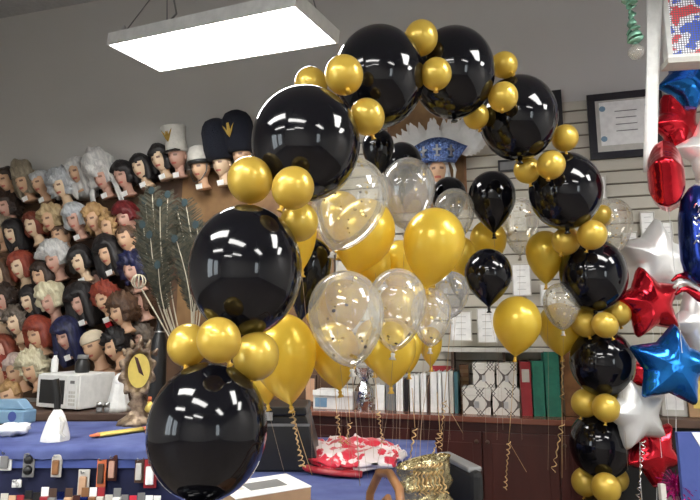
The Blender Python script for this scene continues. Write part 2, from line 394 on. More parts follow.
def lines(t, w, h, rows, y=-.0135, mm='greypl', x0=-.6, x1=.6, lo=.2, hi=.8, th=.01):
    bm = bmesh.new()
    for k in range(rows):
        z = h*(lo+(hi-lo)*k/(max(rows-1, 1))); q = (.75+.25*math.sin(k*3.1))
        box(bm, w*x0*q, w*x1*q, y, y+.001, z, z+th*h)
    obj('writing_lines', bm, mm, t)
for x0, x1, y0, y1, lb in ((450, 472, 311, 341, 'bright white card standing on the wall shelf, left'), (477, 497, 308, 343, 'bright white card standing on the wall shelf, right of the other'),
                           (512, 531, 264, 296, 'small white framed card on the slatwall right of the lower black balloon'), (508, 527, 198, 232, 'white card on the slatwall between the clear balloons'),
                           (545, 562, 172, 202, 'white card on the slatwall behind the arch, right side'), (540, 556, 284, 306, 'white card on the slatwall under the gold balloon'),
                           (593, 606, 176, 200, 'narrow white framed card just right of the arch'), (622, 638, 232, 262, 'white paper on the slatwall left of the white star'),
                           (640, 655, 212, 240, 'white paper on the slatwall above the white star'), (662, 673, 222, 250, 'white paper on the slatwall under the red foil balloon')):
    t, w, h = panel('display_card', lb, 'card', x0, x1, y0, y1, .04 if y0 < 300 else .16, 'offwhite', 'paper', .008, 'white cards on the slatwall')
    lines(t, w, h, 4)
# certificate + black frame behind arch
t, w, h = panel('certificate_frame', 'wide black framed certificate hanging right of the arch', 'picture', 588, 664, 92, 158, .035, 'blackpl', 'offwhite', .055)
obj('certificate', B(-w*.68, w*.72, -.0165, -.0125, h*.2, h*.86), 'paper', t)
lines(t, w, h, 4, -.0178, 'greypl', -.35, .4, .4, .7, .012)
bm = bmesh.new()
for sx in (-.58, .62):
    for sz_ in (.3, .75): lathe(bm, [(0, 0), (.022, 0), (.022, .001), (0, .001)], 16, off=(0, 0, 0)); 
bm.free(); bm = bmesh.new()
for sx in (-.6, .62):
    for zz in (.3, .76):
        bm2 = [bm.verts.new((w*sx+.022*math.cos(a*PI/8), -.0175, h*zz+.022*math.sin(a*PI/8))) for a in range(16)]; bm.faces.new(bm2)
obj('corner_seals', bm, 'lightblue', t)
panel('picture_frame', 'black picture frame half hidden behind the arch top right', 'picture', 530, 562, 92, 128, .035, 'blackpl', 'offwhite', .05)
panel('picture_frame', 'small black frame on the slatwall just above the single black balloon', 'picture', 498, 522, 160, 172, .035, 'blackpl', 'greypl', .015)
# brown board and feathered showgirl headdress
t, w, h = panel('poster_board', 'brown wooden board behind the feathered blue headdress', 'board', 388, 466, 96, 212, .035, 'wood', 'goldbrown', .02)

# ------------------------------------------------------------------ mannequin heads and wigs
def head_bm():
    bm = bmesh.new(); n = 28; rows = 20; grid = []
    for i in range(rows+1):
        th = PI*i/rows; rr = []
        for j in range(n):
            a = 2*PI*j/n; x = math.sin(th)*math.sin(a); y = -math.sin(th)*math.cos(a); z = math.cos(th)
            X = x*.074; Y = y*.092; Z = z*.118
            if z < 0:                       # jaw
                k = (-z); X *= 1-.32*k*k-.05*k; Y *= (1-.15*k) if y < 0 else (1-.45*k)
                if y < 0: Y -= .012*k
            if y < 0:
                g = lambda cx, cz, sx, sz: math.exp(-((X-cx)/sx)**2-((Z-cz)/sz)**2)
                Y -= .026*g(0, -.022, .011, .022)       # nose
                Y += .012*g(-.027, .006, .014, .010)+.012*g(.027, .006, .014, .010)
                Y -= .008*g(0, -.058, .02, .008)+.010*g(0, -.095, .02, .016)
                Y -= .004*g(0, .03, .04, .012)
            rr.append(bm.verts.new((X, Y, Z)))
            if i in (0, rows): break
        grid.append(rr)
    for a, b in zip(grid, grid[1:]):
        for j in range(n):
            k = (j+1) % n
            if len(a) == 1: f = bm.faces.new((a[0], b[k], b[j]))
            elif len(b) == 1: f = bm.faces.new((a[j], a[k], b[0]))
            else: f = bm.faces.new((a[j], a[k], b[k], b[j]))
            c = f.calc_center_median()
            if c.y < -.05:
                if abs(abs(c.x)-.027) < .013 and abs(c.z-.006) < .010: f.material_index = 1
                if abs(c.x) < .02 and abs(c.z+.058) < .009: f.material_index = 2
    lathe(bm, [(.046, -.07), (.042, -.12), (.045, -.15), (.062, -.175), (.066, -.19)], 16)
    for s in (-1, 1):
        lathe(bm, [(0, -.028), (.009, -.02), (.012, 0), (.009, .02), (0, .026)], 8, off=(s*.074, .005, -.01))
    return bm
_h = {}
for sk in ('skin', 'skin2', 'skin3'):
    o = obj('tmp', head_bm(), [sk, 'eye', 'lip'], smooth=True); _h[sk] = o.data; bpy.data.objects.remove(o)
def bust_bm():
    bm = lathe(bmesh.new(), [(.06, -.19), (.07, -.2), (.1, -.225), (.14, -.25), (.13, -.27), (0, -.28)], 20, fy=.6); return bm
_bust = {}
for sk in ('skin', 'skin2', 'skin3'):
    o = obj('tmp', bust_bm(), [sk], smooth=True); _bust[sk] = o.data; bpy.data.objects.remove(o)
o = obj('tmp', prism(bmesh.new(), [(-.03, -.19), (.03, -.19), (.032, -.145), (-.032, -.145)], -.075, -.07), 'paper'); TAGM = o.data; bpy.data.objects.remove(o)
hm = {}
def hair_mat(c, c2):
    k = (c, c2)
    if k not in hm: hm[k] = mat('wig_hair', c, .5, 0, c2=c2, scale=40, stretch=(1, 1, .25), bump=.8, bscale=60)
    return hm[k]
HC = dict(black=((.018, .015, .016), (.006, .005, .006)), dark=((.05, .03, .02), (.02, .012, .01)), brown=((.14, .075, .04), (.06, .03, .018)),
          auburn=((.26, .06, .03), (.12, .025, .015)), red=((.36, .07, .035), (.2, .03, .02)), wine=((.17, .012, .014), (.09, .006, .008)),
          blonde=((.60, .46, .26), (.36, .25, .12)), honey=((.52, .33, .14), (.34, .19, .08)), platin=((.80, .76, .56), (.55, .48, .30)),
          white=((.74, .73, .70), (.5, .5, .5)), silver=((.62, .64, .66), (.38, .4, .42)), ash=((.36, .31, .22), (.2, .16, .11)),
          greybrown=((.2, .16, .13), (.1, .08, .06)), navy=((.02, .025, .10), (.006, .007, .03)), pink=((.6, .48, .42), (.4, .3, .27)))
def hair_bm(style, seed, length=.14, vol=1.):
    rnd = random.Random(seed); bm = bmesh.new(); n = 40; dome = 11; curt = 9; rows = []
    rx, ry, rz = .09*vol, .108*vol, .135*vol
    lump = {'short': (14, .012), 'bob': (6, .006), 'long': (5, .008), 'curly': (24, .024), 'afro': (22, .022), 'shag': (16, .024), 'tall': (12, .022)}[style]
    if style == 'afro': length = .05
    if style == 'short': length = .02
    if style == 'curly' and length > .1: length = .1
    opening = {'short': 62, 'bob': 48, 'long': 42, 'curly': 52, 'afro': 58, 'shag': 50, 'tall': 52}[style]
    off = Vector((seed*3.1, seed*1.7, seed))
    fringe = rnd.uniform(-.2, .35)
    for i in range(dome+curt+1):
        rr = []
        for j in range(n):
            a = 2*PI*j/n; aa = abs((math.degrees(a)+180) % 360-180)       # angle from the front
            if i <= dome:
                th = PI/2*i/dome; s = math.sin(th); z = math.cos(th)*rz*(1.45 if style == 'tall' else 1); f = s
            else:
                t = (i-dome)/curt; z = -t*length; f = 1+(.14 if style in ('long', 'bob') else .05)*math.sin(t*PI)-.18*t
                if style in ('short', 'afro', 'curly'): f = 1-.4*t*t
            x = math.sin(a)*rx*f; y = -math.cos(a)*ry*f+.008
            d = Vector((x, y, z)); k = noise.noise(d*lump[0]*(1.8 if style in ('curly', 'afro') else 1)*1.3+off)*lump[1]*2
            k += math.sin(j*PI*2*7/n+seed+z*30)*.003 if style in ('long', 'bob', 'shag') else 0
            nn = Vector((x, y, z*.6)).normalized(); d += nn*k
            hl = .055+.018*math.sin(a*3+seed)+(fringe*.02)      # hairline height
            if aa < opening and d.z < hl:
                e = 1.
                d = Vector((math.sin(a)*.05, -math.cos(a)*.06, d.z*.7))
            elif aa < opening+9 and d.z < hl:
                d = Vector((math.sin(a)*.07, -math.cos(a)*.085, d.z))
            rr.append(bm.verts.new(d))
        rows.append(rr)
    for a, b in zip(rows[1:], rows[2:]):
        for j in range(n): bm.faces.new((a[j], a[(j+1) % n], b[(j+1) % n], b[j]))
    bm.faces.new(rows[1]); bm.faces.new(rows[-1])
    for v in rows[0]: bm.verts.remove(v)
    return bm
wigs = []
M['hatcap'] = mat('cream_wig_cap', (.72, .62, .46), .7)
def wig(px, py, hair, style, label, sk='skin', vol=1., length=.14, tg=False, roll=21, yaw=-14, v=None, sc=1., bust=False, name='wig_mannequin', pitch=4):
    z = W(px, py, .2).z
    if v is None: v = .17+(3.0-z)*.16
    c = W(px, py, v)
    t = thing(name, label, 'mannequin head', c, (R(pitch+8), R(-roll*.8), -WA+R(yaw)+R(8)), 'wigs displayed on mannequin heads')
    t.scale = (sc,)*3
    h = bpy.data.objects.new('head', _h[sk]); COL.objects.link(h); h.parent = t
    if hair:
        cc = HC[hair]; obj('wig', hair_bm(style, len(wigs)*1.37+2, length, vol*1.1), hair_mat(*cc), t, smooth=True)
    if tg: o = bpy.data.objects.new('price_tag', TAGM); COL.objects.link(o); o.parent = t
    if bust: o = bpy.data.objects.new('bust', _bust[sk]); COL.objects.link(o); o.parent = t
    # wall bracket, runs from the neck back to the board
    rotm = t.rotation_euler.to_matrix(); a = Vector((0, .01, -.16)); tgt = rotm.inverted() @ ((WN*(-v/sc+.035/sc)) + rotm@a)
    bm = tube(bmesh.new(), [a, tgt], .01, 6); obj('wall_peg', bm, 'darkwood', t)
    wigs.append(t); return t
W_ = wig
W_(8, 181, 'dark', 'short', 'dark haired head at the far left end of the top wig row', 'skin', tg=True)
W_(26, 183, 'ash', 'tall', 'ash blonde tall wig second in the top row', 'skin', 1.15, tg=True)
W_(42, 184, 'silver', 'short', 'short silver wig third in the top row', 'skin', tg=True)
W_(63, 187, 'silver', 'curly', 'shaggy silver curly wig left of the tall white wigs', 'skin2', 1.3)
W_(79, 173, 'white', 'long', 'long straight white wig, left of the huge white one', 'skin', 1.12, .25)
W_(124, 177, 'black', 'bob', 'black rounded bob wig right of the huge white wig', 'skin3', 1.12, .08, tg=True)
W_(142, 168, 'black', 'bob', 'black wig with pale face, between two other black wigs of the top row', 'skin2', 1.0, .14, tg=True)
W_(161, 160, 'black', 'bob', 'black wig directly left of the tall white parade hat', 'skin2', 1.08, .12, tg=True)
# second tier
W_(52, 220, 'blonde', 'shag', 'short blonde layered wig above the white afro', 'skin', 1.1, .08)
W_(35, 226, 'auburn', 'bob', 'dark auburn wig left of the blonde layered wig', 'skin2', 1.0, .1)
W_(15, 233, 'black', 'long', 'long black wig at left under the top row', 'skin2', 1.0, .2)
W_(77, 220, 'silver', 'bob', 'silver rounded bob wig under the long white wig', 'skin3', 1.22, .07, tg=True)
W_(96, 220, 'honey', 'shag', 'honey blonde wig beside the silver bob', 'skin', 1.05, .12)
W_(112, 227, 'honey', 'curly', 'honey wavy wig with head turned, left of the wine red wig', 'skin', .95, .12, yaw=-30)
W_(127, 219, 'wine', 'bob', 'large wine red rounded wig', 'skin3', 1.2, .04)
W_(127, 239, 'brown', 'short', 'small brown short wig directly under the wine red wig', 'skin', .9)
W_(2, 232, 'ash', 'curly', 'ash curly wig cut by the left edge of the photo, upper', 'skin', 1.15, .1)
W_(22, 267, 'red', 'bob', 'orange red bob wig left of the white afro', 'skin2', 1.1, .12)
W_(56, 261, 'white', 'afro', 'fluffy cream white afro wig', 'skin3', 1.42)
W_(43, 276, 'dark', 'bob', 'dark brown wig under the left side of the white afro', 'skin', 1.0, .1)
W_(3, 272, 'brown', 'long', 'brown wig at left edge beside the orange red bob', 'skin2', 1.0, .16)
W_(82, 262, 'black', 'bob', 'black wig with flipped brim right of the white afro', 'skin2', 1.12, .08, tg=True)
W_(109, 254, 'black', 'long', 'very wide long black wig with white tag under the honey wigs', 'skin', 1.28, .22, tg=True)
W_(134, 271, 'navy', 'curly', 'blue black curly wig at the right end of its row', 'skin3', 1.2, .1)
# third tier
W_(32, 301, 'black', 'long', 'sleek black wig left of the platinum wig', 'skin2', 1.0, .2, tg=True)
W_(52, 302, 'platin', 'shag', 'spiky platinum blonde wig', 'skin3', 1.22, .06)
W_(82, 303, 'black', 'long', 'big teased long black wig right of the platinum wig', 'skin3', 1.35, .22, tg=True)
W_(106, 300, 'red', 'curly', 'red short wig with a red scarf below', 'skin', 1.12, .04, tg=True)
W_(122, 312, 'brown', 'curly', 'brown wavy wig beside the red short wig', 'skin', 1.2, .12, yaw=-30)
W_(5, 300, 'dark', 'curly', 'dark brown wig at left edge in the third tier', 'skin3', 1.0, .1)
W_(18, 322, 'greybrown', 'curly', 'grey brown curly wig left of the copper red wig', 'skin2', 1.05, .1)
W_(1, 324, 'greybrown', 'short', 'grey brown short wig at the left edge', 'skin2', 1.0)
W_(39, 335, 'red', 'bob', 'copper red wavy bob wig over the blonde curls', 'skin', 1.22, .13)
W_(68, 337, 'navy', 'long', 'long blue black wig behind the microwave', 'skin3', 1.25, .24, tg=True)
t = W_(95, 346, None, None, 'bald look head in tight cream wig cap with bare shoulders', 'skin', .97, bust=True, sc=1.12)
obj('wig_cap', lathe(bmesh.new(), [(.079, .03), (.082, .04), (.080, .065), (.066, .095), (.04, .116), (0, .126)], 28, fy=1.2), 'hatcap', t, True)
W_(117, 347, 'black', 'curly', 'black tousled wig right of the cream capped head', 'skin', 1.1, .06, yaw=-35)
W_(18, 371, 'pink', 'short', 'pale pinkish short wig left of the blonde curls near the counter', 'skin', 1.1)
W_(34, 369, 'platin', 'curly', 'blonde curly wig just left of the microwave', 'skin', 1.22, .08)
W_(3, 372, 'red', 'curly', 'red curly wig at the left edge near the counter', 'skin', 1.1, .1)
W_(4, 350, 'auburn', 'bob', 'auburn wig at the left edge above the red curls', 'skin3', 1., .1)
W_(22, 346, 'brown', 'short', 'small brown wig between copper and pinkish wigs', 'skin', .9, v=.3)
W_(8, 207, 'dark', 'curly', 'dark curly wig just under the far left top row head', 'skin3', 1.05, .1, v=.2)
W_(62, 236, 'brown', 'short', 'brown wig half hidden right of the blonde layered wig', 'skin', .95, v=.18)
W_(97, 282, 'dark', 'short', 'dark brown wig above the red short wig', 'skin3', .95, v=.18)
W_(60, 322, 'brown', 'curly', 'brown wig half hidden between copper and blue black wigs', 'skin', .95, v=.2)
W_(140, 300, 'brown', 'curly', 'brown curly wig beside the peacock quills', 'skin3', 1.1, .1, v=.22)
W_(140, 338, 'greybrown', 'curly', 'grey brown wig above the ornate mirror', 'skin3', 1.05, .1, v=.2)
W_(12, 395, 'skin' and 'honey', 'short', 'bare necked head with honey wig lowest at left, behind light blue packet', 'skin', .95)
# huge white wig with side strands
t = W_(104, 179, 'white', 'tall', 'huge fluffy tall white wig with long side strands', 'skin3', 1.5, .06, tg=True)
bm = bmesh.new()
for s in (-1, 1):
    for q in (0, 1): tube(bm, [(s*.11, -.03, .02), (s*(.13+.02*q), -.05, -.1), (s*(.14+.03*q), -.06, -.24), (s*(.13+.03*q), -.05, -.33)], lambda k: .018*(1-.5*k), 8)
obj('side_strands', bm, hair_mat(*HC['white']), t, True)
# scarf below the red short wig
for t_ in wigs:
    if 'red scarf' in t_['label']:
        obj('scarf', prism(bmesh.new(), [(-.02, -.19), (.04, -.19), (.07, -.36), (.0, -.36)], -.08, -.06), 'red', t_)
# parade hats on heads
def hat_emblem(t, z, y, s=1.):
    bm = bmesh.new()
    prism(bm, [(0, z-.05*s), (.02*s, z-.02*s), (.05*s, z+.05*s), (.03*s, z+.03*s), (.015*s, z+.005*s), (.01*s, z+.06*s), (-.01*s, z+.06*s), (-.015*s, z+.005*s), (-.03*s, z+.03*s), (-.05*s, z+.05*s), (-.02*s, z-.02*s)], y-.006, y)
    obj('emblem', bm, 'emblem', t)
def hat_head(px, py, label, sk): return W_(px, py, None, None, label, sk, tg=True, name='hat_mannequin', roll=6)
M['hatwhite'] = mat('white_felt', (.62, .6, .55), .9, bump=.5, bscale=80); M['hatnavy'] = mat('navy_fur', (.005, .007, .016), .95, c2=(.004, .006, .015), scale=50, bump=1, bscale=120)
t = hat_head(178, 157, 'head in tall white shako hat with gold emblem', 'skin3')
obj('shako', lathe(bmesh.new(), [(.094, .04), (.095, .06), (.088, .15), (.108, .27), (.10, .28), (0, .285)], 28, fy=1.12), 'hatwhite', t, True)
obj('peak', prism(bmesh.new(), [(-.08, .04), (.08, .04), (.08, .05), (-.08, .05)], -.135, -.06), 'blackpl', t); hat_emblem(t, .18, -.105, 1.1)
t = hat_head(201, 168, 'head in low white helmet with black band and chin strap', 'skin')
obj('helmet', lathe(bmesh.new(), [(.098, .045), (.10, .07), (.095, .13), (.07, .18), (.03, .2), (0, .205)], 28, fy=1.14), 'hatwhite', t, True)
obj('band', lathe(bmesh.new(), [(.1, .03), (.104, .035), (.104, .06), (.1, .064)], 28, fy=1.14), 'blackpl', t, True)
obj('chin_strap', tube(bmesh.new(), [(-.085, -.02, .04), (-.08, -.05, -.05), (-.04, -.085, -.115), (0, -.1, -.13), (.04, -.085, -.115), (.08, -.05, -.05), (.085, -.02, .04)], .005, 6), 'blackpl', t)
for (px, py, em, lb) in ((222, 164, False, 'head in plain tall black bearskin hat'), (242, 156, True, 'head in tall black bearskin hat with gold eagle emblem')):
    t = hat_head(px, py, lb, 'skin' if em else 'skin2')
    bm = lathe(bmesh.new(), [(.105, .03), (.12, .05), (.128, .13), (.132, .22), (.13, .28), (.118, .33), (.09, .372), (.045, .394), (0, .4)], 32, fy=1.1)
    for v in bm.verts: v.co += Vector((v.co.x, v.co.y, 0))*noise.noise(v.co*60)*.06
    obj('bearskin', bm, 'hatnavy', t, True)
    if em: hat_emblem(t, .2, -.152, 1.15)
# showgirl headdress
c = W(438, 172, .2)
t = thing('showgirl_mannequin', 'mannequin head in blue sequined crown with white feather plumes on brown board', 'mannequin head', c, (0, 0, -WA+R(4)))
h = bpy.data.objects.new('head', _h['skin']); COL.objects.link(h); h.parent = t
obj('wig', hair_bm('bob', 33, .16, 1.02), hair_mat(*HC['silver']), t, True)
bm = bmesh.new(); rows = []
for i in range(25):
    a = R(-62+124*i/24)
    rows.append([bm.verts.new((math.sin(a)*.15*(1+k*.75), -math.cos(a)*.13+.02+k*.02, .05+k*(.17+.03*math.cos(a*3)))) for k in (0, .35, .7, 1)])
for a, b in zip(rows, rows[1:]):
    for k in range(3): bm.faces.new((a[k], b[k], b[k+1], a[k+1]))
cr = obj('crown', bm, 'sequin', t, True); md = cr.modifiers.new('s', 'SOLIDIFY'); md.thickness = .01
for q in range(3):
    bm = bmesh.new(); a = R(-38+38*q); mt = Matrix.Translation((math.sin(a)*.16, -math.cos(a)*.145+.012, .13)) @ Matrix.Rotation(a, 4, 'Z')
    box(bm, -.008, .008, -.012, -.004, -.045, .045, mtx=mt); box(bm, -.032, .032, -.012, -.004, 0, .016, mtx=mt); box(bm, -.02, .02, -.012, -.004, -.045, -.035, mtx=mt)
    obj('silver_cross', bm, 'metal', t)
def plume(bm, base, tip, w, seed):
    base = Vector(base); tip = Vector(tip); d = (tip-base); s = Vector((d.z, 0, -d.x)).normalized(); n = 12; A = []; Bv = []
    for i in range(n+1):
        k = i/n; ww = w*math.sin(PI*min(1, k*.85+.12))*(1+.25*math.sin(k*40+seed)); p = base+d*k+Vector((0, -.05*k*k, 0))
        A.append(bm.verts.new(p-s*ww+Vector((0, .01, 0)))); Bv.append(bm.verts.new(p+s*ww+Vector((0, .01, 0)))); 
        if i: bm.faces.new((A[-2], Bv[-2], Bv[-1], A[-1]))
rnd = random.Random(2)
for k in range(30):
    a = R(-80+160*k/29); bm = bmesh.new(); q_ = rnd.uniform(.85, 1.1); plume(bm, (math.sin(a)*.2, -.01, .13+.02*math.cos(a)), (math.sin(a+rnd.uniform(-.15, .15))*.38*q_, -.02+.03*(k % 3), .17+.27*math.cos(a)*q_), .042, k)
    obj('feather', bm, 'feather', t, True)
for s in (-1, 1): obj('feather_trim', tube(bmesh.new(), [(s*.1, -.02, .1), (s*.13, -.03, 0), (s*.12, -.04, -.1)], lambda k: .016*(1-.6*k), 8), 'feather', t, True)

# ------------------------------------------------------------------ ceiling lights
def fixture(c, rot, label, L_=.76, W2=.226):
    t = thing('ceiling_light', label, 'ceiling light', c, (0, 0, rot), 'suspended fluorescent ceiling lights')
    bm = bmesh.new(); box(bm, -L_, L_, -W2, W2, .035, .075); box(bm, -L_, L_, -W2, -W2+.012, -.006, .035); box(bm, -L_, L_, W2-.012, W2, -.006, .035)
    box(bm, -L_, -L_+.012, -W2+.012, W2-.012, -.006, .035); box(bm, L_-.012, L_, -W2+.012, W2-.012, -.006, .035)
    obj('housing', bm, 'white', t)
    obj('diffuser', B(-L_+.013, L_-.013, -W2+.013, W2-.013, 0, .02), 'lamp', t)
    bm = bmesh.new()
    for s in (-1, 1):
        for q in (-1, 1): tube(bm, [(s*(L_-.1), q*(W2-.04), .07), (s*(L_-.22), 0, .55), (s*(L_-.22), 0, CEIL-c.z)], .004, 5)
    tube(bm, [(-L_+.1, 0, .07), (-L_+.3, .05, .3), (-L_+.15, .08, .6), (-L_+.4, 0, CEIL-c.z)], .007, 6)
    obj('cable', bm, 'greypl', t)
    for s in (-1, 1): obj('mount', lathe(bmesh.new(), [(0, .075), (.02, .075), (.02, .1), (.008, .13), (0, .13)], 10, off=(s*(L_-.1), -W2+.04, 0)), 'metal', t)
    return t
fx = fixture(Vector((-.838, 3.191, 3.3)), -.5022, 'long glowing white fluorescent panel hanging above the wig wall', .76, .226)
fx.rotation_euler = (.0133, .1219, -.5022)
for (x, y) in ((-1.9, .9), (1.9, 1.2), (-.7, -.5), (1.9, -1.4), (-3.2, -.8), (-.9, -3.0), (3.4, 1.2), (-2.6, -3.2)):
    fixture(Vector((x, y, 3.3)), -.5022, 'one of the suspended light panels over the shop behind the camera', .76, .27)

# ------------------------------------------------------------------ balloon arch
def sphere_bm(rx, rz, n=40, m=24, neck=True):
    prof = []
    for i in range(m+1):
        th = PI*i/m; r = math.sin(th)*rx; z = math.cos(th)*rz
        if i == m: r = 0
        prof.append((r, z))
    return lathe(bmesh.new(), prof, n)
ARCH = [(208, 430, 59, 67, 1.62), (246, 270, 56, 66, 1.69), (306, 144, 54, 58, 1.82), (379, 77, 45, 51, 2.12), (453, 73, 41, 46, 2.32), (518, 118, 38, 43, 2.55),
        (565, 191, 35, 39, 2.75), (593, 275, 32, 37, 2.98), (602, 362, 30.5, 34, 3.12), (600, 445, 29, 33, 3.2), (604, 528, 28, 32, 3.25)]
ordn = ['lowest on the left foot of the arch', 'second from the bottom of the left leg of the arch', 'at the left shoulder of the arch', 'left one at the top of the arch', 'right one at the top of the arch',
        'first going down on the right shoulder of the arch', 'second going down the right side of the arch', 'third going down the right side, beside the white star', 'fourth going down the right side, beside the blue star', 'fifth down the right leg, beside the lower white star', 'lowest on the right foot, cut by the photo edge']
blk = []
for i, (px, py, rx, ry, Y) in enumerate(ARCH):
    c = P(px, py, Y); dist = (c-EYE).dot(Vector((0, math.cos(PITCH), math.sin(PITCH)))); r = rx*dist/F; rz = ry*dist/F
    blk.append((c, r, rz, Y))
    nx = P(*ARCH[i+1][:2], ARCH[i+1][4]) if i < len(ARCH)-1 else c+Vector((0, 0, -1)); 
    t = thing('arch_balloon', 'large black balloon, '+ordn[i], 'balloon', c, (0, 0, random.uniform(0, 6)), 'large black balloons of the arch')
    obj('balloon_skin', sphere_bm(r, rz), 'black', t, True)
    k = obj('knot', lathe(bmesh.new(), [(0, .004), (.012, 0), (.008, -.01), (.016, -.02), (.013, -.024), (0, -.02)], 10), 'black', t, True); k.location = (0, 0, -rz)
# rest of the left leg down to its weighted foot, and the right foot
c1 = blk[0][0]
for k, z in enumerate((c1.z-.43, c1.z-.86)):
    t = thing('arch_balloon', 'large black balloon under the lowest visible one of the left leg, %s' % ('upper' if k == 0 else 'next to the floor'), 'balloon', (c1.x-.03-.02*k, c1.y-.02, z), group='large black balloons of the arch')
    obj('balloon_skin', sphere_bm(.175, .195), 'black', t, True); obj('knot', lathe(bmesh.new(), [(0, .004), (.012, 0), (.008, -.01), (.016, -.02), (0, -.02)], 10), 'black', t, True, loc=(0, 0, -.195))
for (x, y, zt, lb) in ((c1.x-.05, c1.y-.02, c1.z-.86-.2, 'left'), (blk[10][0].x, blk[10][0].y, blk[10][0].z-blk[10][2]-.005, 'right')):
    t = thing('weighted_stand', 'round black weighted stand under the %s foot of the arch' % lb, 'stand', (x, y, 0), group='weighted stands of the arch')
    obj('plate', lathe(bmesh.new(), [(0, 0), (.16, 0), (.17, .01), (.16, .02), (0, .025)], 32), 'blackpl', t, True); obj('stem', lathe(bmesh.new(), [(0, .024), (.03, .024), (.02, .05), (.02, zt), (0, zt)], 16), 'blackpl', t, True)
# clusters: index i sits between black i and i+1 ; (px,py,r,front?)
CL = [[(188, 345, 19.5, 0, 'left'), (219, 340, 21, 1, 'front middle'), (256, 356, 22, 0, 'right')],
      [(250, 180, 22.5, 0, 'left'), (293, 188, 21, 1, 'front right'), (299, 222, 19, 0, 'lower right')],
      [(311, 84, 17, -1, 'left back'), (344, 75, 20, 1, 'front upper'), (367, 117, 18, 1, 'front lower')],
      [(421, 38, 17.5, 1, 'upper'), (436, 74, 16, 1, 'front middle'), (474, 117, 15, -1, 'lower back')],
      [(504, 65, 13.5, 0, 'upper'), (503, 97, 15, 1, 'front middle'), (476, 116, 13, -1, 'lower')],
      [(565, 138, 13, 0, 'right'), (551, 165, 14, 1, 'front middle'), (527, 170, 13, 0, 'left')],
      [(602, 216, 10.5, -1, 'upper right'), (592, 235, 14, 1, 'front middle'), (566, 241, 13.5, 0, 'left')],
      [(585, 323, 13, 0, 'left'), (617, 313, 12.5, 0, 'right'), (605, 325, 12, 1, 'front middle')],
      [(585, 403, 12.5, 0, 'left'), (619, 399, 11, 0, 'right'), (606, 408, 12.5, 1, 'front middle')],
      [(585, 482, 12, 0, 'left'), (616, 479, 11, 0, 'right'), (606, 488, 13, 1, 'front middle')]]
CL[3].pop()
pairs = ['lowest two black balloons on the left', 'second and third black balloons on the left', 'left shoulder and top left black balloons', 'two topmost black balloons', 'top right and right shoulder black balloons',
         'first and second black balloons down the right', 'second and third black balloons down the right', 'third and fourth black balloons down the right', 'fourth and fifth black balloons down the right', 'two lowest black balloons on the right']
smalls = []
for i, cl in enumerate(CL):
    a, b = blk[i], blk[i+1]
    for (px, py, r, front, lb) in cl:
        Y0 = (a[3]+b[3])/2; best = None
        for s in range(-40, 41):
            Y = Y0+s*.012
            c = P(px, py, Y); rr = r*Y/F*1.03; pen = 0
            for (q, qr, qz, _) in (a, b):
                d = (c-q); d = Vector((d.x/qr, d.y/qr, d.z/qz)).length*((2*qr+qz)/3); pen += max(0, rr*.93+qr-d)*3
            for (q, qr) in smalls: pen += max(0, rr*.93+qr-(c-q).length)*3
            pen += abs(Y-(Y0-front*.15))*.25
            if best is None or pen < best[0]: best = (pen, c, rr)
        _, c, rr = best; smalls.append((c, rr))
        t = thing('cluster_balloon', 'small gold balloon, %s in cluster between %s' % (lb, pairs[i]), 'balloon', c, (random.uniform(-.5, .5), random.uniform(-.5, .5), 0), 'small gold balloons of the arch')
        obj('balloon_skin', sphere_bm(rr, rr*1.06, 28, 18), 'gold_small', t, True)
        k = obj('knot', lathe(bmesh.new(), [(0, .003), (.008, 0), (.005, -.008), (.011, -.016), (0, -.014)], 8), 'knotg', t, True); k.location = (0, 0, -rr*1.06)

